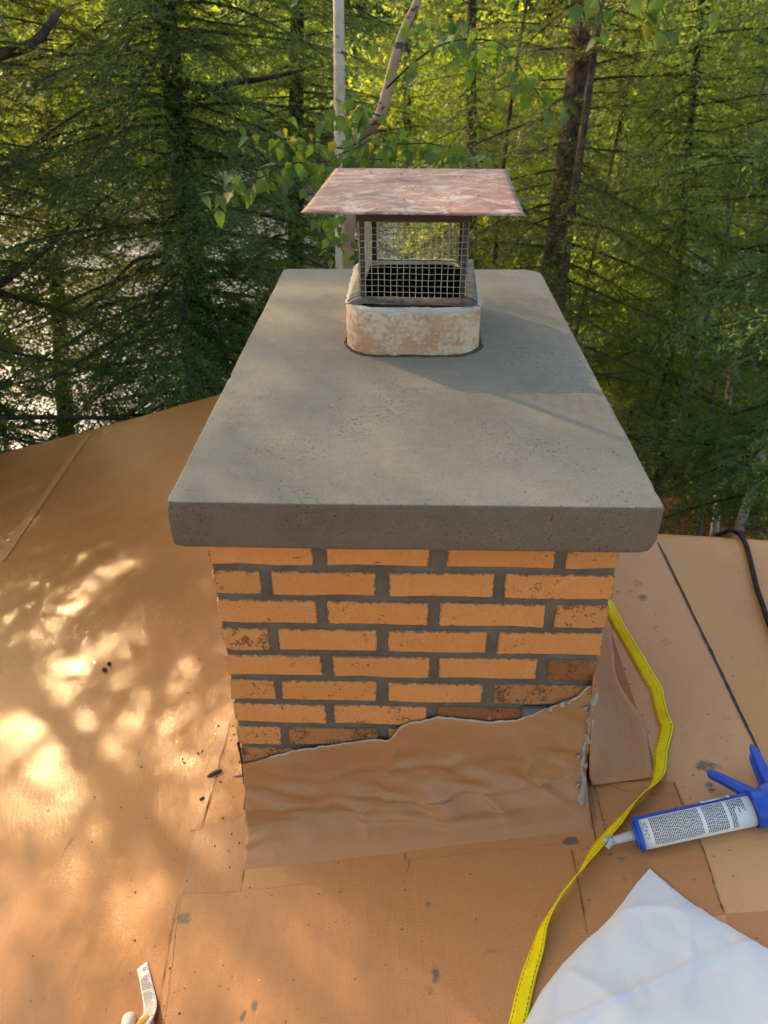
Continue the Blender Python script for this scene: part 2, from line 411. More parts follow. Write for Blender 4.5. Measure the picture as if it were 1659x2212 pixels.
# --- vegetation
def foliage_mat(name, c0, c1, c2, trans, tw=.35, rough=.55, patch=1.3):
    M = Mat(name)
    n1 = M.noise(patch, 3, .6); n2 = M.noise(9, 3, .6)
    c = M.mix(M.ramp(n1, .32, .68), c0, c1)
    c = M.mix(M.ramp(n2, .52, .75, 0, .6), c, c2)
    return M.pbr(c, rough, None, spec=.35, trans=(M.mix(M.ramp(n2, .4, .7), trans, tuple(min(1, t*1.35) for t in trans)), tw))
M_HEM = foliage_mat('hemlock_needles', (.044, .096, .026), (.084, .142, .034), (.145, .19, .042), (.24, .35, .045), .42)
M_HEM2 = foliage_mat('hemlock_tip_needles', (.058, .105, .025), (.10, .145, .033), (.165, .20, .05), (.28, .36, .04), .42)
M_SPR = foliage_mat('spruce_needles', (.058, .125, .046), (.10, .18, .060), (.17, .225, .075), (.32, .46, .08), .45)
M_PINE = foliage_mat('pine_needles', (.055, .090, .020), (.10, .122, .026), (.15, .16, .036), (.25, .30, .035), .40)
M_LEAF = foliage_mat('sunny_leaves', (.055, .10, .016), (.085, .135, .020), (.12, .15, .025), (.32, .48, .05), .5, .45)
M_LEAFY = foliage_mat('yellow_green_leaves', (.085, .12, .014), (.12, .15, .018), (.15, .17, .02), (.50, .62, .05), .55, .45)
M_FAR = foliage_mat('far_wood_foliage', (.020, .045, .022), (.045, .085, .035), (.085, .13, .045), (.12, .2, .05), .3, patch=.12)
def birch_leaf_mat(name, a, b, tr):
    M = Mat(name); oi = M.n('ShaderNodeObjectInfo')
    c = M.mix(oi.outputs['Random'], a, b)
    ve = M.noise(60, 3, .6)
    c = M.mix(M.ramp(ve, .4, .7, 0, .25), c, tuple(x*.7 for x in a))
    return M.pbr(c, .42, None, spec=.4, trans=(tr, .42))
M_BLEAF = birch_leaf_mat('birch_leaf_green', (.045, .110, .024), (.085, .160, .032), (.22, .38, .035))
M_BLEAFY = birch_leaf_mat('birch_leaf_yellow', (.22, .20, .012), (.15, .18, .015), (.55, .50, .02))
def bark_mat(name, c0, c1, sc=(9, 9, 2.2), bs=.9):
    M = Mat(name)
    a = M.noise(3.2, 6, .7, sc3=sc, dist=.4); b = M.noise(60, 4, .7)
    c = M.mix(M.ramp(a, .38, .62), c0, c1)
    c = M.mix(M.ramp(M.noise(5, 4), .6, .75, 0, .5), c, (.22, .22, .18))
    return M.pbr(c, .9, M.bump(M.math('ADD', a, M.math('MULTIPLY', b, .3)), bs, .02), spec=.2)
M_BARKH = bark_mat('hemlock_bark', (.030, .021, .015), (.080, .058, .042))
M_BARKP = bark_mat('pine_bark', (.040, .027, .022), (.135, .095, .075), sc=(7, 7, 1.5))
M_BARKG = bark_mat('grey_sapling_bark', (.10, .085, .065), (.22, .19, .15), bs=.4)
M_TWIG = mat_plain('dead_grey_twig', (.24, .215, .185), .85, .35, 20, .2)
M_TWIGD = mat_plain('dark_twig', (.05, .036, .026), .85, .35, 20, .2)
def birch_bark(nm='white_birch_bark', c0=(.36, .30, .235), c1=(.52, .455, .38)):
    M = Mat(nm)
    a = M.noise(1.0, 5, .7, sc3=(9, 9, 75)); b = M.noise(6, 5, .7); d = M.noise(1.0, 3, .6, sc3=(8, 8, 17))
    c = M.mix(M.ramp(b, .3, .7), c0, c1)
    c = M.mix(M.ramp(a, .58, .68, 0, .6), c, (.20, .13, .09))
    c = M.mix(M.ramp(d, .59, .64, 0, .92), c, (.045, .035, .028))
    c = M.mix(M.ramp(M.noise(2.3, 4), .58, .8, 0, .4), c, (.50, .33, .22))
    return M.pbr(c, .7, M.bump(a, .4, .004), spec=.3)
M_BIRCH = birch_bark()
M_BIRCHB = birch_bark('tan_birch_bark', (.24, .155, .10), (.40, .29, .21))

# ================================================================== SETTING
def shore_d(x, y): return ((x+8)*15 - (y-7)*16)/21.93          # metres inland of the shoreline
LAKE_Z = -5.5
def ground_z(x, y):
    d = shore_d(x, y)
    t = min(max((d+1.5)/9.0, 0), 1); t = t*t*(3-2*t)
    z = LAKE_Z-.9 + 2.7*t + .10*max(0, min(d-6, 18))*.4
    return z + .18*noise.noise(Vector((x*.35, y*.35, 0))) + .05*noise.noise(Vector((x*1.7, y*1.7, 3)))
def ground_mat():
    M = Mat('forest_floor_litter')
    a = M.noise(2.2, 6, .7); b = M.noise(26, 6, .75); v = M.n('ShaderNodeTexVoronoi'); M.l(M.geo.outputs['Position'], v.inputs[0]); v.inputs['Scale'].default_value = 22
    c = M.mix(M.ramp(b, .35, .65), (.06, .034, .020), (.20, .105, .06))
    c = M.mix(M.ramp(v.outputs['Distance'], .05, .35, .6, 0), c, (.33, .17, .10))
    c = M.mix(M.ramp(a, .55, .68, 0, .8), c, (.05, .075, .018))
    return M.pbr(c, .9, M.bump(M.math('ADD', b, v.outputs['Distance']), .8, .03), spec=.15)
mb = MB()
xs = np.concatenate([np.linspace(-400, -30, 12), np.linspace(-26, 30, 90), np.linspace(36, 400, 12)])
ys = np.concatenate([np.linspace(-400, -30, 8), np.linspace(-26, 34, 96), np.linspace(38, 60, 5)])
V = [(x, y, ground_z(x, y)) for x in xs for y in ys]; ny = len(ys)
mb.add(V, [(i*ny+j, (i+1)*ny+j, (i+1)*ny+j+1, i*ny+j+1) for i in range(len(xs)-1) for j in range(ny-1)])
ground = mb.build('ground', ground_mat(), smooth=True, kind='structure')

def water_mat():
    M = Mat('rippled_lake_water')
    h = M.math('ADD', M.noise(1.0, 4, .6, sc3=(1.1, 3.2, 1)), M.math('MULTIPLY', M.noise(1.0, 3, .6, sc3=(6, 15, 1)), .35))
    return M.pbr((.012, .020, .018), .10, M.bump(h, .16, .30), spec=1.0, IOR=2.1)
mb = MB(); mb.add([(-500, -300, LAKE_Z), (500, -300, LAKE_Z), (500, 500, LAKE_Z), (-500, 500, LAKE_Z)], [(0, 1, 2, 3)])
lake = mb.build('lake', water_mat(), kind='structure')
# far shore hill, and the wood covering it
def hill_z(x, y):
    d = (y + .35*x*-0.2) - 78
    t = max(0, min(d/60, 1)); return LAKE_Z-1 + 30*(t*t*(3-2*t)) + (1.3 if d > 0 else 0) + 2*noise.noise(Vector((x*.02, y*.02, 5)))*t
mb = MB(); mb.grid(lambda u, v: (-260+520*u, 66+110*v, hill_z(-260+520*u, 66+110*v)), 70, 26)
mb.build('far_hill', ground_mat(), smooth=True, kind='structure')

# roof -------------------------------------------------------------------
EAVE_L, EAVE_R = 2.97, .812
def eave(x):
    if x < -.6: return EAVE_L
    if x > .72: return EAVE_R
    return EAVE_L + (EAVE_R-EAVE_L)*(x+.6)/1.32
def roof_pt(x, v, lift=0.0):
    """v 0..1 runs from behind the camera to the eave, the last fifth rolls over the edge."""
    e = eave(x); z = roof_z(x) + lift
    if v <= .9:
        t = v/.9; y = -3.2 + (e-.05+3.2)*(t**.8); return (x, y, z+undul(x, y))
    z += undul(x, e-.05)
    t = (v-.9)/.1
    R = .05
    if t < .7:
        a = t/.7*math.pi/2; return (x, e-.05+R*math.sin(a), z-R*(1-math.cos(a)))
    return (x, e, z-R-(t-.7)/.3*.14)
xs_l = list(np.linspace(-5.0, -2.0, 20))+list(np.linspace(-1.93, RIDGE, 84))
xs_r = list(np.linspace(RIDGE, 3.0, 40))
def roof_sheet(xl, name, mat, parent):
    nv = 110; mb = MB()
    mb.add([roof_pt(x, j/nv) for x in xl for j in range(nv+1)],
           [(i*(nv+1)+j, (i+1)*(nv+1)+j, (i+1)*(nv+1)+j+1, i*(nv+1)+j+1) for i in range(len(xl)-1) for j in range(nv)])
    return mb.build(name, mat, parent, smooth=True)
roof = roof_sheet(xs_l, 'roof', M_ROOF, None); setp(roof, kind='structure')
roof_sheet(xs_r, 'membrane_panel', M_ROOF_B, roof)
M_WALL = mat_plain('brown_wall_boards', (.12, .07, .04), .8, .3, 8)
mb = MB()     # house body under the eaves
pl = [(-4.9, EAVE_L-.3), (-.6, EAVE_L-.3), (.68, EAVE_R-.3), (2.9, EAVE_R-.3), (2.9, -3.1), (-4.9, -3.1)]
for i in range(len(pl)):
    a, b = pl[i], pl[(i+1) % len(pl)]
    mb.add([(a[0], a[1], -7), (b[0], b[1], -7), (b[0], b[1], roof_z(b[0])-.19), (a[0], a[1], roof_z(a[0])-.19)], [(0, 1, 2, 3)])
    am = ((a[0]+b[0])/2, (a[1]+b[1])/2)
mb.build('house_wall', M_WALL, None, kind='structure')

def quad_patch(name, px4, mat, lift=.0018, nu=14, nv=14, wav=.0, parent=None, edge=True):
    P = [Vector(on_roof(*p)) for p in px4]
    def fn(u, v):
        p = (P[0]*(1-u)+P[1]*u)*(1-v)+(P[3]*(1-u)+P[2]*u)*v
        j = .0022*noise.noise(Vector((p.x*25, p.y*25, 2)))
        w = wav*noise.noise(Vector((p.x*14, p.y*14, 4)))
        return (p.x+j, p.y-j, roof_z(p.x)+undul(p.x, p.y)+lift+abs(w))
    mb = MB(); mb.grid(fn, nu, nv)
    n0 = len(mb.v)   # skirt down to the roof so the sheet has a visible thickness
    per = [i*(nv+1) for i in range(nu+1)]+[nu*(nv+1)+j for j in range(1, nv+1)]+[i*(nv+1)+nv for i in range(nu-1, -1, -1)]+[j for j in range(nv-1, 0, -1)]
    low = [(mb.v[i][0], mb.v[i][1], roof_z(mb.v[i][0])-.007) for i in per]
    mb.v += low
    for k in range(len(per)):
        a, b = per[k], per[(k+1) % len(per)]
        mb.f.append((a, b, n0+(k+1) % len(per), n0+k)); mb.mi.append(0)
    return mb.build(name, mat, parent or roof)
# lap seams and patches, as laid round the chimney
quad_patch('membrane_sheet', [(389, 1929), (1275, 1796), (1420, 2700), (255, 2700)], M_PATCH, .0006, 30, 30)
quad_patch('membrane_patch', [(423, 1792), (531, 1764), (519, 1927), (389, 1931)], M_BAND, .0014)
quad_patch('membrane_patch', [(518, 1780), (870, 1752), (876, 1889), (519, 1925)], M_PATCH, .0012)
quad_patch('membrane_patch', [(868, 1752), (1262, 1690), (1240, 1820), (880, 1858)], M_PATCH, .0018)
quad_patch('membrane_patch', [(1262, 1690), (1458, 1690), (1512, 1812), (1236, 1838)], M_PATCH, .0020)
quad_patch('membrane_patch', [(1236, 1838), (1512, 1812), (1566, 1976), (1268, 2016)], M_PATCH, .0012)
quad_patch('membrane_patch', [(1566, 1976), (1700, 1964), (1760, 2250), (1640, 2250)], M_PATCH, .0014)
quad_patch('lap_seam', [(383, 1931), (391, 1931), (352, 2240), (343, 2240)], M_PATCH, .0014, 3, 30)
quad_patch('lap_seam', [(186, 940), (196, 940), (8, 1215), (-14, 1215)], M_PATCH, .006, 3, 30)
quad_patch('flashing_band', [(476, 1560), (497, 1560), (436, 1792), (412, 1796)], M_BAND, .0010, 5, 30, .0015)
quad_patch('membrane_lap', [(1275, 1695), (1290, 1692), (1318, 1832), (1300, 1836)], M_PATCH, .0028, 4, 20)

M_STRIP = roof_mat('pale_strip_paint', base=(.66, .325, .140), rlo=.26, rhi=.46)  # strip beside the ridge: paler, less saturated paint than the main sheet
mb = MB()
xa = [.535+.205*i/14 for i in range(15)]
mb.add([(x, y, roof_z(x)+undul(x, y)+.0006) for x in xa for y in np.linspace(-.75, EAVE_R-.052, 60)], [(i*60+j, (i+1)*60+j, (i+1)*60+j+1, i*60+j+1) for i in range(14) for j in range(59)])
mb.build('membrane_strip', M_STRIP, roof, smooth=True)
# dark open lap along the ridge
def ribbon_on_roof(name, pts, halfw, mat, lift, parent, jit=0.0):
    mb = MB(); q = smooth_path(pts, 10); vs_ = []
    for i, p in enumerate(q):
        w = halfw(i/(len(q)-1))*(1+jit*noise.noise(Vector((i*.9, 0, 0))))
        for sgn in (-1, 1):
            x = p[0]+sgn*w+jit*.003*noise.noise(Vector((i*.35, sgn, 7))); vs_.append((x, p[1], max(roof_z(x-.002), roof_z(x+.002))+undul(x, p[1])+lift))
    mb.add(vs_, [(2*i, 2*i+1, 2*i+3, 2*i+2) for i in range(len(q)-1)])
    return mb.build(name, mat, parent)
seam_px = [(1421, 1172), (1462, 1255), (1505, 1345), (1547, 1432), (1592, 1528), (1625, 1595), (1659, 1670), (1700, 1755)]
ribbon_on_roof('seam_gap', [on_roof(*p) for p in seam_px], lambda t: .0033*(1-.8*max(0, t-.62)/.38) if t > .02 else .002, M_RUBBER, .0022, roof, .45)

M_GRIME = mat_plain('grime_in_lap', (.15, .072, .032), .8, .4, 90, .2)
for k, ln in enumerate([[(541, 1772), (531, 1850), (520, 1926)], [(389, 1932), (455, 1930), (519, 1926), (620, 1914), (700, 1908), (790, 1900), (874, 1889)], [(876, 1889), (884, 1872), (882, 1858)],
                        [(884, 1858), (1000, 1848), (1100, 1834), (1234, 1821)], [(1263, 1692), (1276, 1760), (1291, 1842)], [(1283, 1692), (1300, 1765), (1315, 1833)], [(1234, 1838), (1247, 1900), (1268, 2014)],
                        [(1508, 1811), (1533, 1880), (1545, 1925), (1564, 1976)], [(1564, 1976), (1610, 1972), (1670, 1966)], [(1455, 1692), (1472, 1735), (1500, 1792)], [(386, 1932), (368, 2030), (345, 2165), (335, 2240)],
                        [(423, 1793), (470, 1780), (531, 1765)], [(1320, 1700), (1355, 1711), (1420, 1716), (1470, 1717)], [(497, 1565), (470, 1670), (432, 1792)]]):
    ribbon_on_roof('lap_line', [on_roof(*p) for p in ln], lambda t, k=k: .0011*(.55+.6*abs(noise.noise(Vector((t*5, k, 1))))), M_GRIME, .0026, roof, .6)

# ================================================================== CHIMNEY
W2 = .3725; CH_D = 1.352; H = .0709; BH = .056; BZ = .600   # BZ: top of the second course
chim = empty('chimney', (0, .66, roof_z(0)), label='buff brick chimney with grey mortar and a broad concrete crown in the roof', cat='chimney')
mb = MB()
INS = .0045
mb.box((0, CH_D/2, (.676-.6)/2), (2*(W2-INS), CH_D-2*INS, 1.276)); mb.build('mortar_core', M_MORTAR, chim)
_brick_cache = {}
def brick_mesh(L, D, Hh, mat, var):
    key = (round(L, 3), round(D, 3), mat.name, var)
    if key in _brick_cache: return _brick_cache[key]
    rng = random.Random(hash((round(L, 3), round(D, 3), var)) & 0xffff)
    bm = bmesh.new(); bmesh.ops.create_cube(bm, size=1)
    for v in bm.verts: v.co = Vector((v.co.x*L, v.co.y*D, v.co.z*Hh))
    # three cuts along the length so that the arrises can wander
    res = bmesh.ops.bisect_plane(bm, geom=bm.verts[:]+bm.edges[:]+bm.faces[:], plane_co=(L*.17, 0, 0), plane_no=(1, 0, 0))
    res = bmesh.ops.bisect_plane(bm, geom=bm.verts[:]+bm.edges[:]+bm.faces[:], plane_co=(-L*.2, 0, 0), plane_no=(1, 0, 0))
    for v in bm.verts:
        v.co += Vector((rng.uniform(-1, 1)*.0023, rng.uniform(-1, 1)*.0011, rng.uniform(-1, 1)*.0021))
    es = [e for e in bm.edges if len(e.link_faces) == 2 and e.calc_face_angle() > .6]
    bmesh.ops.bevel(bm, geom=es, offset=.0028, segments=1, affect='EDGES')
    me = bpy.data.meshes.new('brick'); bm.to_mesh(me); bm.free(); me.materials.append(mat)
    _brick_cache[key] = me; return me
bcount = 0
def put_brick(x, y, z, L, D, mat, rotz=0.0, label=None):
    global bcount
    me = brick_mesh(L, D, BH, mat, bcount % 7); bcount += 1
    o = link_mesh('brick', me, chim, label=label)
    o.location = (x, y, z); o.rotation_euler = (random.uniform(-.006, .006), random.uniform(-.006, .006), rotz+random.uniform(-.004, .004))
SPECIAL = {(5, 3): (M_BRICKR, 'dark red-brown glazed header brick'), (6, 3): (M_BRICKD, 'dark iron-spotted brick at the torn flashing'),
           (9, 0): (M_BRICKD, 'dark sooty brick beside the flashing'), (7, 2): (M_BRICKR, 'brown brick just over the flashing edge'), (8, 1): (M_BRICKD, 'half-darkened brick over the flashing')}
cx = lambda a, b: on_plane(*crop5(a, b), (0, 1, 0), 0.0)[0]
ROWS = {1: [(20, 390), (435, 797), (852, 1228), (1265, 1445)], 2: [(35, 210), (246, 606), (654, 1018), (1056, 1438)],
        3: [(55, 405), (440, 790), (829, 1195), (1230, 1410)], 4: [(72, 238), (270, 612), (649, 993), (1032, 1396)],
        5: [(86, 420), (458, 793), (826, 1167), (1202, 1374)], 6: [(103, 258), (282, 610), (649, 977), (1014, 1360)],
        7: [(118, 434), (464, 785), (818, 1130), (1165, 1345)], 8: [(132, 278), (308, 615), (650, 960), (990, 1335)], 9: [(147, 450), (480, 785), (815, 1120), (1155, 1325)]}
ROWY = {1: 140, 2: 215, 3: 315, 4: 415, 5: 505, 6: 590, 7: 668, 8: 745, 9: 815}
for r in range(1, 14):
    ztop = BZ - (r-2)*H; zc = ztop-BH/2
    rr = r if r in ROWS else (8 if r % 2 == 0 else 9)
    segs = [[cx(a, ROWY[rr]), cx(b, ROWY[rr])] for a, b in ROWS[rr]]
    segs[0][0] = -W2; segs[-1][1] = W2
    for k, (a, b) in enumerate(segs):
        L = b-a
        if r > 10: break
        half = L < .15
        D = .194 if half else .094
        mt, lab = SPECIAL.get((r, k), (M_BRICKH if half else M_BRICK, None))
        put_brick((a+b)/2, D/2, zc, round(L, 3), D, mt, 0, lab)
    # flanks and back
    for sgn in (-1, 1):
        half = (segs[0][1]-segs[0][0] < .15) if sgn < 0 else (segs[-1][1]-segs[-1][0] < .15)
        y = (.194 if half else .094)+.020
        if r > 10 and sgn > 0: continue
        while y < CH_D-.03:
            L = min(.194, CH_D-y)
            if L > .03: put_brick(sgn*(W2-.047), y+L/2, zc, round(L, 3), .094, M_BRICK, math.pi/2)
            y += .214
    x = -W2+.094+.02 + (0 if r % 2 else .1)
    while x < W2-.12:
        L = min(.194, W2-.114-x)
        if L > .03: put_brick(x+L/2, CH_D-.047, zc, round(L, 3), .094, M_BRICK, 0)
        x += .214
# concrete crown: outline with its own corner radii, built up in rings
ZB, ZT = .677, .7722
def rounded_outline(x0, x1, y0, y1, rads, nside=(16, 16), arc=7):
    pts = []; k_side = 0
    cs = [((x0, y0), rads[0], math.pi), ((x1, y0), rads[1], 1.5*math.pi), ((x1, y1), rads[2], 0), ((x0, y1), rads[3], .5*math.pi)]
    cen = lambda c, r: (c[0]+(r if c[0] == x0 else -r), c[1]+(r if c[1] == y0 else -r))
    for (c, r, a0) in cs:
        o = cen(c, r)
        arcp = [(o[0]+r*math.cos(a0+math.pi/2*i/arc), o[1]+r*math.sin(a0+math.pi/2*i/arc)) for i in range(arc+1)]
        if pts:
            n = nside[k_side % 2]; k_side += 1; p0 = pts[-1]
            pts += [(p0[0]+(arcp[0][0]-p0[0])*i/n, p0[1]+(arcp[0][1]-p0[1])*i/n) for i in range(1, n)]
        pts += arcp
    n = nside[1]; p0 = pts[-1]
    pts += [(p0[0]+(pts[0][0]-p0[0])*i/n, p0[1]+(pts[0][1]-p0[1])*i/n) for i in range(1, n)]
    return pts
def ring_solid(levels, cx_, cy_, jit=0.0, cap_bottom=True, cap_top=True, freq=14):
    """levels: (z, outline list)."""
    mb = MB(); n = len(levels[0][1]); vs_ = []
    for li, (z, ol) in enumerate(levels):
        for (x, y) in ol:
            nv = noise.noise_vector(Vector((x*freq, y*freq, z*freq*.25)))*jit
            vs_.append((x+nv.x, y+nv.y, z+nv.z*.7))
    fs = [(l*n+i, l*n+(i+1) % n, (l+1)*n+(i+1) % n, (l+1)*n+i) for l in range(len(levels)-1) for i in range(n)]
    if cap_bottom: fs.append(tuple(range(n-1, -1, -1)))
    if cap_top: fs.append(tuple((len(levels)-1)*n+i for i in range(n)))
    mb.add(vs_, fs); return mb
X0, X1, Y0, Y1 = -.4195, .4165, -.0355, 1.392
def slab_ol(ins, rr=1.0):
    return rounded_outline(X0+ins, X1-ins, Y0+ins, Y1-ins, (.004*rr, .009*rr, .060*rr, .014*rr), (64, 110), 8)
lv = [(ZB, slab_ol(.0045)), (ZB+.0025, slab_ol(.0015)), (ZB+.008, slab_ol(.0002))]+[(ZB+.012+(ZT-ZB-.018)*i/5, slab_ol(0)) for i in range(1, 6)]+[(ZT-.003, slab_ol(.0004)), (ZT-.001, slab_ol(.0016)), (ZT, slab_ol(.0036))]
mb = ring_solid(lv, 0, .68, .0014, freq=9)
chips = [((X1, Y0, ZB), .024, .009), ((X0, Y0, ZT-.004), .016, .006), ((X0+.005, Y0, ZB), .014, .006), ((X1, .02, ZT), .014, .005), ((X0, .5, ZT), .02, .004), ((X0, .25, ZT), .015, .003)]
for i, v in enumerate(mb.v):
    p = Vector(v)
    for (c, r, dpt) in chips:
        d = (p-Vector(c)).length
        if d < r: p += (Vector((0, .6, (ZB+ZT)/2))-p).normalized()*dpt*(1-d/r)
    mb.v[i] = tuple(p)
nring = len(lv[0][1])
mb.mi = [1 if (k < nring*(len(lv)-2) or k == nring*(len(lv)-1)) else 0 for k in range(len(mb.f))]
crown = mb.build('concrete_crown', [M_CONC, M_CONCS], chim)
crown.data.polygons.foreach_set('use_smooth', [len(p.vertices) == 4 for p in crown.data.polygons])
# clay flue liner
FX0, FX1, FY0, FY1, FZ = -.1625, .167, .630, 1.085, .886
def fl_ol(ins): return rounded_outline(FX0+ins, FX1-ins, FY0+ins, FY1-ins, (max(.012, .085-ins),)*4, (10, 16), 10)
lv = [(.76, fl_ol(0)), (.80, fl_ol(0)), (.84, fl_ol(0)), (FZ-.012, fl_ol(.0005)), (FZ-.003, fl_ol(.004)), (FZ, fl_ol(.011)), (FZ-.002, fl_ol(.024)), (FZ-.01, fl_ol(.028))]
mb = ring_solid(lv, 0, 0, .0022, False, False, 30); liner = mb.build('flue_liner', M_CLAY, chim, smooth=True)
lv = [(FZ-.010, fl_ol(.0285)), (.80, fl_ol(.029)), (.2, fl_ol(.03))]
mb = ring_solid(lv, 0, 0, .001, False, True, 30); mb.build('flue_wall', M_SOOT, liner, smooth=True)
# crumbly ring where the liner leaves the crown
lv = [(ZT-.004, fl_ol(-.010)), (ZT+.0025, fl_ol(-.007)), (ZT+.004, fl_ol(-.003)), (ZT+.003, fl_ol(.002))]
ring_solid(lv, 0, 0, .0055, False, False, 60).build('joint_ring', M_JOINT, chim)
# faint pressed lettering on the liner
cu = bpy.data.curves.new('pressed_lettering', 'FONT'); cu.body = 'UTED DOULDING'; cu.size = .0135; cu.extrude = .0006; cu.align_x = 'CENTER'; cu.align_y = 'CENTER'
to = bpy.data.objects.new('tmp', cu); COL.objects.link(to)
dg = bpy.context.evaluated_depsgraph_get(); me = bpy.data.meshes.new_from_object(to.evaluated_get(dg)); bpy.data.objects.remove(to)
me.materials.clear(); me.materials.append(M_CLAY)
lt = link_mesh('pressed_lettering', me, liner)
lt.matrix_world = Matrix.Translation((.032, FY0-.0006, .832)) @ Matrix.Rotation(math.pi/2, 4, 'X') @ Matrix.Rotation(math.pi/2, 4, 'Z')

# ------------------------------------------------------------------ chimney cap
CAPC = Vector((.006, .862, FZ)); CROT = Matrix.Rotation(-.045, 3, 'Z')
cap = empty('rain_hood', tuple(CAPC), label='rusty metal chimney cap with wire mesh sides sitting on the clay flue', cat='chimney cap')
def cpt(x, y, z): return CAPC + CROT @ Vector((x, y, z))
LX, LY = .235, .292; LZ = .2255
mb = MB()
def lid_fn(u, v):
    x = -LX+2*LX*u; y = -LY+2*LY*v
    cross = .004*(1-max(abs(u-.5), abs(v-.5))*2)           # cross-broken sheet
    z = LZ+cross+.0015*noise.noise(Vector((x*9, y*9, 0)))
    if abs(u-.5) > .49 or abs(v-.5) > .49: z -= .002
    return cpt(x, y, z)
mb.grid(lid_fn, 40, 40)
lid = mb.build('lid', M_LID, cap, smooth=True)
md = lid.modifiers.new('thickness', 'SOLIDIFY'); md.thickness = .0022; md.offset = -1
mb = MB()
for i in range(7):
    p = cpt(random.uniform(-.17, .17), random.uniform(-.2, .2), LZ+.004); mb.tube([p, p+Vector((0, 0, .003))], [.004, .002], 6)
mb.build('rivet', M_LID, lid)
BX, BYF, BYB = .127, -.168, .168; MZ0, MZ1 = .006, .182
mb = MB()
for (a, b) in (((-BX-.003, BYF-.003), (BX+.003, BYF-.003)), ((BX+.003, BYF-.003), (BX+.003, BYB+.003)), ((BX+.003, BYB+.003), (-BX-.003, BYB+.003)), ((-BX-.003, BYB+.003), (-BX-.003, BYF-.003))):
    p, q = Vector((*a, 0)), Vector((*b, 0)); mid = (p+q)/2; d = q-p
    mb.box(cpt(mid.x, mid.y, (MZ1+LZ-.001)/2), (abs(d.x)+.002 if abs(d.x) > .01 else .002, abs(d.y)+.002 if abs(d.y) > .01 else .002, LZ-.001-MZ1), CROT)
mb.build('collar_band', M_BANDM, cap)
mb = MB(); p = cpt(.01, BYF-.004, .205); mb.tube([p, p+Vector((0, -.004, 0))], [.006, .004], 8); mb.build('screw', M_BANDM, cap)
def mesh_panel(a, b, n, rows):
    mb = MB(); a = Vector(a); b = Vector(b)
    for i in range(n+1):
        q = a.lerp(b, i/n)
        pts = []
        for k in range(rows*2+1):
            z = MZ0+(MZ1-MZ0)*k/(rows*2)
            j = noise.noise_vector(Vector((q.x*40, q.y*40, z*30)))*.0016
            pts.append(cpt(q.x+j.x, q.y+j.y, z))
        mb.tube(pts, .00085, 4, False)
    for r in range(rows+1):
        z = MZ0+(MZ1-MZ0)*r/rows; pts = []
        for k in range(n*2+1):
            q = a.lerp(b, k/(n*2)); j = noise.noise_vector(Vector((q.x*40, q.y*40, z*30)))*.0016
            pts.append(cpt(q.x+j.x, q.y+j.y, z+j.z))
        mb.tube(pts, .00085, 4, False)
    return mb.build('mesh_panel', M_WIRE, cap)
mesh_panel((-BX, BYF, 0), (BX, BYF, 0), 17, 12)
mesh_panel((BX, BYF, 0), (BX, BYB, 0), 22, 12)
mesh_panel((BX, BYB, 0), (-BX, BYB, 0), 17, 12)
mesh_panel((-BX, BYB, 0), (-BX, BYF, 0), 22, 12)
for sx in (-1, 1):      # folded corner posts
    for yy in (BYF, BYB):
        mb = MB(); s = -1 if yy > 0 else 1
        mb.box(cpt(sx*(BX-.0035), yy+s*.012, (MZ0+MZ1)/2), (.0015, .022, MZ1-MZ0), CROT)
        mb.box(cpt(sx*(BX-.009), yy+s*.002, (MZ0+MZ1)/2), (.010, .0015, MZ1-MZ0), CROT)
        mb.build('corner_post', M_POST, cap)
def flange(a, b, outv, w, drop):
    a, b = Vector(a), Vector(b); outv = Vector(outv)
    def fn(u, v):
        p = a.lerp(b, u)+outv*(w*v)
        nz = .0022*noise.noise(Vector((p.x*30, p.y*30, 1)))
        ext = (u-.5)*2*w*v*.9
        d = (b-a).normalized()*ext
        return cpt(p.x+d.x, p.y+d.y, .0085-drop*v*v+nz)
    mb = MB(); mb.grid(fn, 24, 6); o = mb.build('base_flange', M_FLANGE, cap, smooth=True)
    md = o.modifiers.new('thickness', 'SOLIDIFY'); md.thickness = .0015
flange((-BX, BYF, 0), (BX, BYF, 0), (0, -1, 0), .036, .006)
flange((BX, BYF, 0), (BX, BYB, 0), (1, 0, 0), .028, .005)
flange((BX, BYB, 0), (-BX, BYB, 0), (0, 1, 0), .020, .009)
flange((-BX, BYB, 0), (-BX, BYF, 0), (-1, 0, 0), .028, .005)
# lime-white mortar squeezed out between flange and tile
lv = [(FZ-.010, fl_ol(.0008)), (FZ-.005, fl_ol(-.0008)), (FZ-.0005, fl_ol(.005)), (FZ+.0005, fl_ol(.014))]
ring_solid(lv, 0, 0, .0048, False, False, 75).build('mortar_bead', M_LIME, chim, smooth=True)

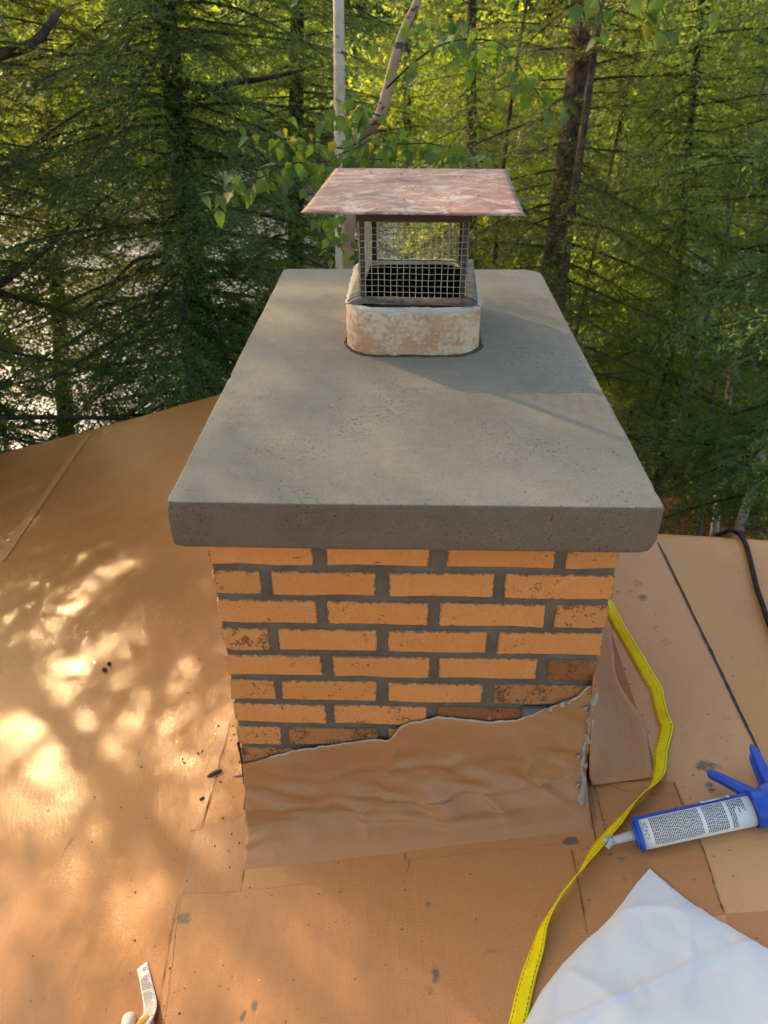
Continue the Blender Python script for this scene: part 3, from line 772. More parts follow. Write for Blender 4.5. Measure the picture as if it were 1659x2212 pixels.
# ------------------------------------------------------------------ flashing round the chimney
AT = [(160, 845), (330, 800), (600, 762), (640, 765), (700, 712), (830, 685), (900, 692), (1000, 703), (1100, 695), (1200, 655), (1300, 620), (1345, 580)]
ATP = [on_plane(*crop5(*p), (0, 1, 0), -.008) for p in AT]
ATX = [p[0] for p in ATP]; ATZ = [p[2] for p in ATP]
def apron_fn(u, v):
    x = -.372+.752*u
    top = lerp_poly(ATX, ATZ, x)+.004*noise.noise(Vector((x*60, 0, 0)))+.002*noise.noise(Vector((x*190, 0, 0)))
    base = roof_z(x)+.005
    R = .030+.045*u
    hh = top-base
    seg = [(-.0045, top), (-.014, top-.34*hh), (-.027, base+.38*hh), (-.043, base+.17*hh), (-.062-.25*R, base+.06*hh), (-.088-.5*R, base+.004), (-.125-.7*R, base-.017)]
    k = v*(len(seg)-1); i = min(int(k), len(seg)-2); f = k-i
    y = seg[i][0]*(1-f)+seg[i+1][0]*f; z = seg[i][1]*(1-f)+seg[i+1][1]*f
    # creases: long diagonal folds and a ridge at the foot
    amp = math.sin(min(1, v*1.15)*math.pi)
    wr = .021*amp*noise.noise(Vector((x*7+z*5, z*13, 3)))+.007*amp*noise.noise(Vector((x*17+z*9, z*34, 9)))
    wr += .012*amp*(1-abs(noise.noise(Vector((x*4.5+z*7, z*12-x*2, 6)))))**6-.004*amp
    wr += .016*amp*max(0, noise.noise(Vector((x*3.1+.7, z*4, 12))))
    rid = .008*math.exp(-((v-.63-.10*math.sin(x*9))/.045)**2)*(.5+.5*math.sin(x*13+1))
    fold = .010*math.exp(-((x+.035+.03*v)/.014)**2)*(1-v)
    y -= max(0, .006*amp+wr)+rid+fold; z += rid*.7+(max(0, wr)*.4 if v > .5 else 0)
    return (x, y, max(z, roof_z(x)+(.004 if v < .8 else .004-.075*(v-.8)) if v > .6 else -9))
mb = MB(); mb.grid(apron_fn, 130, 60); apron = mb.build('flashing_apron', M_APRON, roof, smooth=True)
md = apron.modifiers.new('thickness', 'SOLIDIFY'); md.thickness = .002; md.offset = -1
mb = MB(); pts = [Vector(apron_fn(i/160, 0))+Vector((0, -.0015, .0005)) for i in range(14, 158)]
mb.tube(pts, [.0016+.0016*abs(noise.noise(Vector((i*.23, 0, 0))))+(.0022 if i > 60 else 0)*abs(noise.noise(Vector((i*.11, 4, 0)))) for i in range(len(pts))], 6); mb.build('torn_edge', M_TEAR, apron)
def skirt(sgn, name, xr, ztop):
    def fn(u, v):
        y = (-.016 if sgn > 0 else .14)+.78*u
        x0 = W2+.002; base = roof_z(sgn*x0)
        top = ztop(y)+.004*noise.noise(Vector((y*40, sgn, 0)))
        roofx = xr*(1+.05*noise.noise(Vector((y*6, 1, 0))))
        zr = roof_z(sgn*roofx)+.0035
        P0, P1, P2, P3 = ((x0+.003, top), (x0+.004, base+(top-base)*.10), (x0+.020, base+.012), (roofx, zr)) if sgn > 0 else ((x0+.002, top), (x0+.002, base+.012), (x0+.006, base-.006), (roofx, zr-.003))
        a, b, c, d = (1-v)**3, 3*v*(1-v)**2, 3*v*v*(1-v), v**3
        x = a*P0[0]+b*P1[0]+c*P2[0]+d*P3[0]; z = a*P0[1]+b*P1[1]+c*P2[1]+d*P3[1]
        am = math.sin(math.pi*v)
        w = am*(.009*noise.noise(Vector((y*9, v*3, sgn*4)))+.003*noise.noise(Vector((y*30, v*9, sgn))))
        # sweep of the front end toward the roof
        if u < .12 and sgn > 0:
            t = (1-u/.12); y -= .034*min(1, v*3)*t*t; x -= .012*t*max(0, 1-v*3); zf = roof_z(x)+.0035+.010*(1-v); z += (zf-z)*t**1.5*min(1, max(0, v-.22)*4)
        return (sgn*(x+max(-.002, w)), y, max(z+w*.5, roof_z(sgn*(x+w))+.002))
    mb = MB(); mb.grid(fn, 90, 40); o = mb.build(name, M_SKIRT, roof, smooth=True)
    md = o.modifiers.new('thickness', 'SOLIDIFY'); md.thickness = .002; md.offset = 0
    return o
skirt(1, 'side_flashing', .525, lambda y: .355-.10*max(0, min(1, (y-.02)/.5)))
skirt(-1, 'side_flashing', .440, lambda y: .315-.25*max(0, min(1, (y-.02)/.6)))
# grey torn sealant at the right corner, black tar at the left
mb = MB()
q = []
for i in range(70):
    f = i/69; u_ = .992-.010*f+.014*noise.noise(Vector((f*6, 2, 0)))
    q.append(Vector(apron_fn(min(u_, 1.0), .02+.70*f))+Vector((.001, -.003, .001)))
mb.tube(q, [.0035+.009*max(0, noise.noise(Vector((i*.17, 1, 0))))+.005*abs(noise.noise(Vector((i*.7, 3, 0)))) for i in range(len(q))], 9, wob=.9)
for k in range(11):
    f = [.02, .06, .10, .30, .34, .50, .55, .60, .78, .9, .98][k]; c = Vector(apron_fn(.985+.012*math.sin(k*2.1), .02+.70*f))+Vector((0, -.003, 0)); r = .004+.004*((k*37) % 10)/10
    mb.tube([c+Vector((.002, 0, -r)), c+Vector((-.002, -.002, 0)), c+Vector((.003, 0, r*1.2))], [r*.5, r*.8, r*.25], 8, wob=.9)
for (a, b, r) in [(1250, 640, .008), (1210, 655, .007), (1275, 632, .006)]:
    c = Vector(on_plane(*crop5(a, b), (0, 1, 0), -.012)); mb.tube([c+Vector((0, 0, -r)), c, c+Vector((.003, 0, r*1.2))], [r*.5, r*.8, r*.25], 8, wob=.9)
mb.build('sealant_bead', M_SEAL, apron, smooth=True)
mb = MB()
sp_ = [on_plane(*crop5(*p), (0, 1, 0), -.004) for p in [(131, 768), (138, 800), (146, 850), (152, 900), (160, 930), (157, 955), (155, 1000)]]
q = smooth_path(sp_, 6); mb.tube(q, [.0022+.0035*abs(noise.noise(Vector((i*.5, 1, 0)))) for i in range(len(q))], 6, wob=.8)
mb.build('tar_strip', M_RUBBER, apron, smooth=True)
mb = MB(); a = on_plane(*crop5(1115, 668), (0, 1, 0), -.003); b = on_plane(*crop5(1195, 655), (0, 1, 0), -.003)
mb.box((Vector(a)+Vector(b))/2, ((Vector(b)-Vector(a)).length, .008, .024)); mb.build('slate_shim', mat_plain('grey_slate', (.12, .12, .12), .6, .3, 60), apron)

# ================================================================== THINGS ON THE ROOF
# yellow strap -----------------------------------------------------------
def c7(a, b): return (a*.332+1253, b*.332+1123)
def c8(a, b): return (a*.6875+518, b*.6875+1728)
SP = [(c7(165, 520), .0135, .05, .05), (c7(200, 585), .0135, .02, .1), (c7(250, 680), .0135, .010, .2), (c7(305, 775), .0140, .008, .3), (c7(372, 890), .0145, .007, .2), (c7(440, 1010), .0145, .006, .1),
      (c7(495, 1100), .0145, .005, .1), (c7(515, 1200), .0145, .006, .25), (c7(542, 1290), .0145, .012, .45), (c7(562, 1345), .0145, .010, .2), (c7(545, 1430), .0145, .006, .15),
      (c7(525, 1510), .0145, .004, .2), (c7(522, 1590), .0145, .004, .3), (c7(508, 1660), .0145, .008, .55), (c7(475, 1720), .0145, .010, .95), (c7(410, 1785), .0145, .011, 1.25), (c7(335, 1860), .0145, .010, 1.1), (c7(250, 1962), .0145, .006, .75),
      (c7(150, 2075), .0145, .004, .6), (c7(75, 2170), .0145, .006, .75), (c8(1060, 235), .0145, .010, 1.2), (c8(1003, 310), .0145, .011, 1.25), (c8(958, 385), .0145, .008, .9), (c8(930, 480), .0150, .004, .45), (c8(902, 570), .0150, .003, .2), (c8(872, 700), .0150, .003, .1), (c8(845, 800), .0150, .003, .1)]
rows = []
for (p, hw, h, tilt) in SP:
    P = on_roof(*p, h*.6+hw*math.sin(min(tilt, 1.5))); rows.append([*P, hw, -tilt])
q = smooth_path(rows, 10)
strap = empty('webbing_strap', tuple(q[-1][:3]), label='yellow webbing strap snaking from the chimney flank to the bottom edge', cat='strap')
verts, faces, uvs = [], [], []; NV = 6; dist = 0
for i, r in enumerate(q):
    P = Vector(r[:3]); t = (Vector(q[min(i+1, len(q)-1)][:3])-Vector(q[max(i-1, 0)][:3])).normalized()
    if i: dist += (P-Vector(q[i-1][:3])).length
    nrm = ROOF_N; side = t.cross(nrm).normalized()
    ax = side*math.cos(r[4])+nrm*math.sin(r[4]); up = ax.cross(t).normalized()
    if up.dot(nrm) < 0: up = -up
    for k in range(NV+1):
        s = -1+2*k/NV
        wig = .0012*noise.noise(Vector((dist*30, s, 0)))
        verts.append(P+ax*(s*r[3])+up*(wig+.0016*(1-s*s))); uvs.append((dist, k/NV))
for i in range(len(q)-1):
    for k in range(NV):
        a = i*(NV+1)+k; faces.append((a, a+1, a+NV+2, a+NV+1))
me = mesh_from('webbing', verts, faces, M_YELLOW, True)
uvl = me.uv_layers.new(name='UVMap')
for lp in me.loops: uvl.data[lp.index].uv = uvs[lp.vertex_index]
wb = link_mesh('webbing', me, strap); md = wb.modifiers.new('thickness', 'SOLIDIFY'); md.thickness = .0018; md.offset = -1

# caulking gun -----------------------------------------------------------
def c2(a, b): return (a*.2187*420/420+1296, b*.2187+1581)
TR = .0300
A0 = Vector(on_roof(*c2(398, 1008), TR+.003)); A1 = Vector(on_roof(*c2(1560, 752), TR+.003))
ax = (A1-A0).normalized(); nn = (ROOF_N-ax*ROOF_N.dot(ax)).normalized(); sd = nn.cross(ax).normalized()   # sd points up the picture
TL = (A1-A0).length
def gp(a, s, h): return A0+ax*a+sd*s+nn*h
gun = empty('caulking_gun', tuple(A1-nn*TR), label='blue plastic caulking gun lying on its side at the right edge', cat='caulking gun')
def ring_pt(a, r, th): return gp(a, r*math.cos(th), r*math.sin(th))      # th 90 deg = away from the roof, 0 = up the picture
mb = MB()   # half-round cradle behind the tube
th0, th1 = math.radians(-120), math.radians(64)
mb.grid(lambda u, v: ring_pt(-.004+(TL-.0)*u, TR+.0016+(.0014*math.sin(u*40) if .36 < u < .41 else 0), th0+(th1-th0)*v), 60, 26)
cr_ = mb.build('cradle', M_BLUE, gun, smooth=True); md = cr_.modifiers.new('t', 'SOLIDIFY'); md.thickness = .0022; md.offset = 1
mb = MB()   # front plate with notch
mb.tube([gp(-.006, 0, 0), gp(-.0005, 0, 0)], TR+.0035, 36)
mb.tube([gp(-.011, 0, 0), gp(-.006, 0, 0)], TR*.86, 36)
mb.build('front_plate', M_BLUE, gun)
mb = MB()   # collar
pr = [(TL-.012, TR+.0015), (TL-.012, TR+.0055), (TL+.014, TR+.0060), (TL+.016, TR+.003), (TL+.019, TR*.5)]
mb.grid(lambda u, v: ring_pt(np.interp(u*4, range(5), [p[0] for p in pr]), np.interp(u*4, range(5), [p[1] for p in pr]), v*2*math.pi), 16, 48)
mb.build('collar', M_BLUE, gun, smooth=True)
def gpx(a, b, h):   # point of the gun plane seen at a given place
    return Vector(on_roof(*c2(a, b), h))
def bar(name, path, w0, w1, th, roundend=True):
    """flat, rounded plastic arm along path (points), width across within the roof plane."""
    q = [Vector(p) for p in smooth_path(path, 10)]; n = len(q); mb = MB(); vs_ = []
    K = 14
    for i, p in enumerate(q):
        t = (q[min(i+1, n-1)]-q[max(i-1, 0)]).normalized(); s_ = nn.cross(t).normalized()
        f = i/(n-1); w = w0+(w1-w0)*f
        if roundend: 
            e = min(1, f*n/6.0); w *= math.sqrt(max(.02, 1-(1-e)**2))
        for k in range(K):
            a = 2*math.pi*k/K; cxs, sns = math.cos(a), math.sin(a)
            sq = lambda c: math.copysign(abs(c)**.55, c)
            vs_.append(p+s_*(w/2*sq(cxs))+nn*(th/2*sq(sns)))
    fs = [(i*K+k, i*K+(k+1) % K, (i+1)*K+(k+1) % K, (i+1)*K+k) for i in range(n-1) for k in range(K)]
    fs += [tuple(range(K-1, -1, -1)), tuple((n-1)*K+k for k in range(K))]
    mb.add(vs_, fs); return mb.build(name, M_BLUE, gun, smooth=True)
bar('trigger', [gpx(1060, 410, .030), gpx(1180, 455, .030), gpx(1330, 530, .030), gpx(1470, 600, .031), gpx(1560, 640, .032)], .0150, .0290, .017)
bar('handle', [gpx(1495, 130, .042), gpx(1550, 240, .042), gpx(1620, 380, .042), gpx(1680, 500, .041), gpx(1700, 600, .040)], .0150, .0260, .010)
bar('handle_flange', [gpx(1488, 225, .020), gpx(1540, 350, .020), gpx(1600, 480, .022), gpx(1640, 560, .024)], .0120, .0190, .010)
bar('body', [gpx(1520, 690, .034), gpx(1600, 680, .034), gpx(1680, 640, .034), gpx(1800, 600, .034)], .030, .062, .030, False)
bar('body_web', [gpx(1600, 800, .030), gpx(1680, 820, .030), gpx(1800, 790, .030)], .024, .040, .018, False)
mb = MB(); mb.tube([gp(TL+.01, 0, 0), gp(TL+.20, 0, 0), gp(TL+.21, -.02, 0), gp(TL+.21, -.05, 0)], .004, 8); mb.build('plunger_rod', M_FLANGE, gun, smooth=True)
# sealant cartridge resting in the gun
tube = empty('sealant_cartridge', tuple(A0-nn*TR), label='white sealant cartridge with fine print held in the blue gun', cat='sealant tube')
mb = MB(); mb.tube([gp(.0005, 0, 0), gp(.001, 0, 0), gp(TL-.013, 0, 0)], [TR*.8, TR-.0003, TR-.0003], 48); mb.build('barrel', M_LABEL, tube, smooth=False)
tube.children[0].data.polygons.foreach_set('use_smooth', [len(p.vertices) == 4 for p in tube.children[0].data.polygons])
mb = MB(); mb.tube([gp(-.010, 0, 0), gp(-.02, .0, .001), gp(-.040, -.001, 0), gp(-.054, -.0005, -.001)], [.0098, .0088, .0078, .0082], 14)
noz = mb.build('nozzle', M_NOZZLE, tube, smooth=True)
mb = MB()
for k in range(9):
    c = gp(-.054-random.uniform(0, .010), random.uniform(-.007, .007), random.uniform(-.005, .006)); mb.tube([c, c+ax*-.006, c+ax*-.010], [.004, .0055, .001], 7, wob=.8)
mb.build('sealant_blob', M_NOZZLE, noz, smooth=True)
mb = MB()   # print: rows of words running round the barrel
def word(a0, a1, t0, t1, r=TR+.0001):
    mb.add([ring_pt(a0, r, t0), ring_pt(a1, r, t0), ring_pt(a1, r, t1), ring_pt(a0, r, t1)], [(0, 1, 2, 3)])
a = .021
PT0, PT1 = math.radians(70), math.radians(176)
while a < TL-.030:
    block_gap = any(abs(a-g) < w for g, w in ((.118, .0045), (.165, .0025)))
    if block_gap: a += .0034; continue
    end = PT1-random.uniform(0, .08); t = PT0+random.uniform(.0, .03)
    sparse = a > TL-.048
    if sparse: end = PT0+random.uniform(.4, .9)
    while t < end:
        wl = random.uniform(.06, .20)
        word(a, a+.0019, t, min(t+wl, PT1)); t += wl+random.uniform(.03, .055)
    a += .0034
mb.build('label_print', M_INK, tube)
cu = bpy.data.curves.new('handwriting', 'FONT'); cu.body = '12426'; cu.size = .0135; cu.extrude = .0001; cu.align_x = 'CENTER'; cu.align_y = 'CENTER'; cu.shear = .2
to = bpy.data.objects.new('tmp', cu); COL.objects.link(to); dg = bpy.context.evaluated_depsgraph_get()
me = bpy.data.meshes.new_from_object(to.evaluated_get(dg)); bpy.data.objects.remove(to); me.materials.clear(); me.materials.append(M_PENCIL)
for v in me.vertices:       # wrap round the barrel: reads up the picture
    th = math.radians(118)-v.co.x/TR; v.co = ring_pt(.0095-v.co.y, TR+.0002+v.co.z, th)
link_mesh('handwriting', me, tube)
mb = MB(); mb.grid(lambda u, v: ring_pt(.128+.055*u, TR+.0042, math.radians(38)+math.radians(25)*v), 8, 6)
mb2 = mb.build('sticker', M_LABEL, gun)
mb = MB()
for k in range(5):
    t = math.radians(42+4*k); a = .132
    if k == 4: a = .158
    while a < .178:
        wl = random.uniform(.002, .006); mb.add([ring_pt(a, TR+.0045, t), ring_pt(a+wl, TR+.0045, t), ring_pt(a+wl, TR+.0045, t+.028*(2 if k == 4 else 1)), ring_pt(a, TR+.0045, t+.028*(2 if k == 4 else 1))], [(0, 1, 2, 3)]); a += wl+.001
mb.build('sticker_print', M_INK, mb2)

# white plastic sheet ------------------------------------------------------
EL = [(1403, 1877), (1375, 1908), (1345, 1950), (1325, 1975), (1292, 2010), (1268, 2028), (1215, 2082), (1170, 2140), (1135, 2205), (1095, 2290), (1060, 2380)]
ER = [(1403, 1877), (1440, 1908), (1490, 1948), (1535, 1978), (1590, 2010), (1640, 2038), (1680, 2062), (1730, 2095), (1790, 2140), (1870, 2200), (1960, 2270)]
EL = [on_roof(*p, .004) for p in EL]; ER = [on_roof(*p, .004) for p in ER]
def sheet_fn(u, v):
    k = u*10; i = min(int(k), 9); f = k-i
    a = Vector(EL[i]*(1-f)+EL[i+1]*f); b = Vector(ER[i]*(1-f)+ER[i+1]*f); p = a.lerp(b, v)
    e = min(v, 1-v, u)*(b-a).length if u > 0 else 0
    puff = .010*(1-math.exp(-e/.05))
    w = .0055*noise.noise(Vector((p.x*8, p.y*8, 2)))+.009*abs(noise.noise(Vector((p.x*5+p.y*9, p.y*3-p.x*14, 5))))+.006*(1-abs(noise.noise(Vector((p.x*4-p.y*5, p.y*6+p.x*3, 9)))))**8
    fold = .005*math.exp(-((p.y+.262+.10*(p.x-.45))/.004)**2) if True else 0
    fold2 = .006*math.exp(-(((p.y+.44)-.30*(p.x-.45))/.006)**2)
    z = roof_z(p.x)+.005+puff+(w+fold+fold2)*min(1, e/.03)
    j = .0015*noise.noise(Vector((p.x*70, p.y*70, 1))) if e < .004 else 0
    return (p.x+j, p.y+j, z)
mb = MB(); mb.grid(sheet_fn, 90, 90)
sheet = mb.build('plastic_sheet', M_SHEET, None, smooth=True, label='corner of a folded white plastic sheet lying on the tan roof', cat='plastic sheet')
md = sheet.modifiers.new('thickness', 'SOLIDIFY'); md.thickness = .004; md.offset = -1

# printed tag and cloth at the bottom edge -----------------------------------
def ct(a, b): return ((a*240/1659+280)*.86406, (b*200/1382+2360)*.86406)
TL_ = [(430, 445), (470, 620), (505, 820), (540, 1040), (545, 1190), (480, 1290), (395, 1400), (330, 1500)]
TR_ = [(610, 305), (660, 510), (715, 740), (765, 940), (772, 1080), (735, 1220), (680, 1330), (600, 1480)]
TH = [.002, .004, .004, .006, .012, .020, .026, .026]
tagL = [on_roof(*ct(*p), h) for p, h in zip(TL_, TH)]; tagR = [on_roof(*ct(*p), h) for p, h in zip(TR_, TH)]
tagL = smooth_path(tagL, 6); tagR = smooth_path(tagR, 6); NT = len(tagL)-1
def tag_fn(u, v, lift=0.0):
    k = u*NT; i = min(int(k), NT-1); f = k-i
    a = Vector(tagL[i]*(1-f)+tagL[i+1]*f); b = Vector(tagR[i]*(1-f)+tagR[i+1]*f)
    return a.lerp(b, v)+ROOF_N*(lift+.0015*math.sin(v*math.pi))
tag = empty('printed_tag', tuple(tag_fn(.9, .5)), label='long white printed tag curling up at the bottom left', cat='tag')
mb = MB(); mb.grid(tag_fn, 48, 6); tp = mb.build('tag_strip', M_PAPER, tag, smooth=True); md = tp.modifiers.new('t', 'SOLIDIFY'); md.thickness = .0006; md.offset = -1
mb = MB(); u = .04
while u < .92:
    if .085 < u < .14 or .30 < u < .315: u += .0125; continue
    v0 = .1 if u > .14 else .45; v = v0+random.uniform(0, .05); vend = random.uniform(.62, .93)
    while v < vend:
        wl = random.uniform(.03, .12); th = .006
        mb.add([tag_fn(u, v, .0009), tag_fn(u, min(v+wl, .95), .0009), tag_fn(u+th, min(v+wl, .95), .0009), tag_fn(u+th, v, .0009)], [(0, 1, 2, 3)])
        v += wl+.025
    u += .0125
mb.build('tag_print', M_INK, tag)
cloth = empty('work_cloth', tuple(on_roof(285, 2235)), label='off-white and orange cloth tip at the bottom edge beside the tag', cat='cloth')
mb = MB(); c0 = [on_roof(*ct(320, 1265), .006), on_roof(*ct(290, 1340), .016), on_roof(*ct(260, 1480), .020), on_roof(*ct(240, 1700), .020)]
q = smooth_path(c0, 6); mb.tube(q, [.006, .009, .0115, .013]+[.0145]*(len(q)-4), 12, wob=.25); mb.build('cloth_tip', M_CLOTH, cloth, smooth=True)
mb = MB(); c0 = [on_roof(*ct(690, 1320), .004), on_roof(*ct(600, 1400), .012), on_roof(*ct(500, 1480), .016), on_roof(*ct(450, 1650), .018)]
q = smooth_path(c0, 6); mb.tube(q, [.004, .007, .010, .012]+[.016]*(len(q)-4), 12, wob=.3); mb.build('cloth_fold', M_ORANGE, cloth, smooth=True)

# black cable over the ridge edge ---------------------------------------------
pts = [c7(*p) for p in [(960, 72), (1000, 74), (1040, 95), (1075, 150), (1102, 240), (1128, 350), (1152, 450), (1185, 545), (1223, 660), (1275, 790), (1340, 930), (1480, 1240), (1700, 1500), (2150, 1900), (2700, 2500)]]
P = [on_roof(*p, .009) for p in pts]
P = [(P[0][0]-.05, EAVE_R+.03, P[0][2]-.30), (P[0][0]-.04, EAVE_R+.02, P[0][2]-.08)] + P
mb = MB(); q = smooth_path(P, 8); mb.tube(q, .0068, 10)
mb.build('power_cable', M_CABLE, None, smooth=True, label='black cable dropping over the right-hand roof edge', cat='cable')

# crumbs of tar ----------------------------------------------------------------
def crumb(px, py, L, w, h, rot, label):
    P = Vector(on_roof(px, py)); n = 9; mb = MB()
    d = Vector((math.cos(rot), math.sin(rot), RS*math.cos(rot)))
    pts = [P+d*(L*(t-.5))+ROOF_N*h*.5 for t in (0, .15, .4, .7, .9, 1)]
    mb.tube(pts, [w*.15, w*.42, w*.5, w*.46, w*.3, w*.1], 7, wob=.7)
    o = mb.build('tar_crumb', M_CRUMB, None, label=label, cat='debris', group='dark crumbs scattered on the left roof slope')
    return o
crumb(237, 1436, .015, .013, .008, 1.2, 'upper of two dark crumbs touching near the sun glare')
crumb(227, 1449, .015, .014, .008, .9, 'lower of two dark crumbs touching near the sun glare')
crumb(465, 1672, .040, .011, .008, .35, 'long dark sliver on the shiny band left of the chimney')
crumb(437, 1726, .013, .009, .006, .4, 'small dark crumb below the long sliver beside the chimney')
mb = MB()
for k in range(150):
    px, py = random.gauss(330, 160), random.uniform(1350, 2200)
    if random.random() < .35: px, py = random.gauss(500, 30), random.uniform(1560, 1950)
    if not (0 < px < 640): continue
    p = Vector(on_roof(px, py)); s = random.choice([.001, .0012, .0016, .0025])
    mb.box(p+ROOF_N*s*.4, (s*1.6, s*1.2, s), Matrix.Rotation(random.random()*3, 3, 'Z'))
mb.build('roof_grit', M_CRUMB, None, kind='stuff', label='scattered dark grit on the roof membrane', cat='grit')

# ================================================================== TREES
def tube_arrays(pts, rad, n):
    mb = MB(); mb.tube(pts, rad, n); return mb
def conifer_branch(base, az, L, el0, droop, rng, tw=.34, sp=.045, bsp=.021, bl=.045, bw=.010, radial=False, maxtw=.42):
    """one frond: returns (blade triangles Mx3x3, axis points, twig tri Kx3x3)."""
    n = max(6, int(L/sp)); t = (np.arange(n)+.5)/n
    el = el0-droop*t+.10*np.sin(t*7+rng.random()*6)*.5
    azs = az+.25*np.sin(t*3.0+rng.random()*6)*.6
    d = np.stack([np.cos(el)*np.sin(azs), np.cos(el)*np.cos(azs), np.sin(el)], 1)
    P = base+np.cumsum(d*(L/n), 0)
    lat = np.stack([np.cos(azs), -np.sin(azs), np.zeros(n)], 1); upv = np.cross(lat, d)
    side = np.where(np.arange(n) % 2 == 0, 1., -1.)
    ln = np.minimum(tw*L*(1-t)**.7*np.minimum(1, t/.22)+.05, maxtw)*rng.uniform(.6, 1.25, n)
    roll = rng.normal(0, .30, n) if not radial else rng.uniform(-1.2, 1.2, n)
    td = d*rng.uniform(.45, .8, n)[:, None]+lat*(side*np.cos(roll)*.8)[:, None]+upv*(np.sin(roll)*.7-.12)[:, None]
    td /= np.linalg.norm(td, axis=1)[:, None]
    K = np.maximum(2, (ln/bsp).astype(int)); Km = K.max()
    k = np.arange(Km)[None, :]; mask = k < K[:, None]
    s = (k+.6)/K[:, None]*ln[:, None]
    pos = P[:, None, :]+td[:, None, :]*s[..., None]+np.array([0, 0, -1.])*(.30*s**2/np.maximum(ln[:, None], .1))[..., None]
    tl = np.cross(td, upv); tl /= np.maximum(np.linalg.norm(tl, axis=1), 1e-6)[:, None]
    alt = np.where(k % 2 == 0, 1., -1.)
    bd = td[:, None, :]*.75+tl[:, None, :]*(alt*np.ones_like(s))[..., None]*.75+rng.normal(0, .22, (n, Km, 3))
    if radial: bd += rng.normal(0, .45, (n, Km, 3))
    bd /= np.linalg.norm(bd, axis=2)[..., None]
    wd = np.cross(bd, upv[:, None, :]+rng.normal(0, .35, (n, Km, 3))); wd /= np.maximum(np.linalg.norm(wd, axis=2), 1e-6)[..., None]
    l = bl*rng.uniform(.6, 1.3, (n, Km))*(1-.35*k/Km); w = bw*rng.uniform(.7, 1.3, (n, Km))
    c = pos+bd*(l*.35)[..., None]
    tri = np.stack([pos-bd*(l*.1)[..., None]+wd*(w*.5)[..., None], c-wd*w[..., None]*.6, pos+bd*l[..., None]+wd*(w*.1)[..., None]], 2)
    blades = tri[mask]
    tips = P+td*ln[:, None]*.85+np.array([0, 0, -1.])*(.25*ln)[:, None]
    hw = upv*.0022+lat*.0015
    twig = np.stack([P-hw, P+hw, tips], 1)
    return blades, np.concatenate([base[None], P]), twig
def trunk_obj(p0, p1, r0, r1, mat, parent, n=12, bend=.06, name='trunk', seed=0):
    p0, p1 = Vector(p0), Vector(p1); mb = MB(); pts = []
    N = 26
    for i in range(N+1):
        t = i/N; p = p0.lerp(p1, t); o = noise.noise_vector(Vector((t*2.2, seed*3.1, 0)))*bend*math.sin(math.pi*t)
        pts.append(p+Vector((o.x, o.y, 0)))
    mb.tube(pts, [(r0+(r1-r0)*i/N)*(1+.35*math.exp(-i*1.2)) for i in range(N+1)], n, wob=.10)
    return mb.build(name, mat, parent, smooth=True), pts
def trunk_line(lo, hi, depth, depth2=None):
    """base on the ground and direction of a stem seen passing through two places of the view."""
    a = at(*lo, depth); b = at(*hi, depth2 or depth); d = (b-a)/max(1e-6, (b-a)[2])
    z = ground_z(a[0], a[1]); base = a+d*(z-a[2])
    z = ground_z(base[0], base[1]); base = a+d*(z-a[2]-.15)
    return base, d
def conifer(name, label, group, base, d, H, r0, crown, rng, leaf, bark, zmin, zmax, nb, rad, taper_top=True, el=(.1, -.25), droop=(.3, .7), dead=0, cat='tree', lean_az=None, skip=None, low=.72, **bk):
    root = empty(name, tuple(base), label=label, cat=cat, group=group)
    top = base+d*H
    _, tp = trunk_obj(base, top, r0, r0*.12, bark, root, seed=int(r0*1000)+nb)
    tpz = np.array([p.z for p in tp]); tpa = np.array([[p.x, p.y, p.z] for p in tp])
    B, T = [], []; wood = MB(); ga = rng.random()*6
    for i in range(nb):
        f = (i+rng.random())/nb; zs = min(zmax, 2.3)
        z = zmin+(zs-zmin)*f/low if f < low and zmax > 3.5 else (zs+(zmax-zs)*(f-low)/(1-low) if zmax > 3.5 else zmin+(zmax-zmin)*f)
        p = np.array([np.interp(z, tpz, tpa[:, j]) for j in range(3)])
        ga += 2.39996+rng.normal(0, .25)
        fz = (z-zmin)/(base[2]+H-zmin)
        L = rad*(max(.12, 1-fz)**.75 if taper_top else 1)*rng.uniform(.55, 1.15)
        if skip and skip(p, ga, L): continue
        e0 = el[0]+(el[1]-el[0])*(1-fz)+rng.normal(0, .12)
        b, axp, tw = conifer_branch(p, ga, L, e0, rng.uniform(*droop), rng, **bk)
        B.append(b); T.append(tw)
        st = max(1, len(axp)//7); q = [tuple(v) for v in axp[::st]]
        if len(q) > 2: wood.tube(q, [max(.003, (.006+.010*L/2)*(1-j/(len(q)))) for j in range(len(q))], 4, False)
    for i in range(dead):
        z = rng.uniform(zmin-1.2, zmin+3.0); p = np.array([np.interp(z, tpz, tpa[:, j]) for j in range(3)]); az = rng.random()*6.28
        dead_branch(wood, p, az, rng.uniform(.8, 2.2), rng, 1)
    me = np_mesh('crown', np.concatenate(B).reshape(-1, 3), 3, leaf); link_mesh('crown', me, root)
    wood.build('branches', [M_TWIGD, M_TWIG], root, kind='stuff')
    me = np_mesh('twigs', np.concatenate(T).reshape(-1, 3), 3, M_TWIGD); link_mesh('twigs', me, root, kind='stuff')
    return root
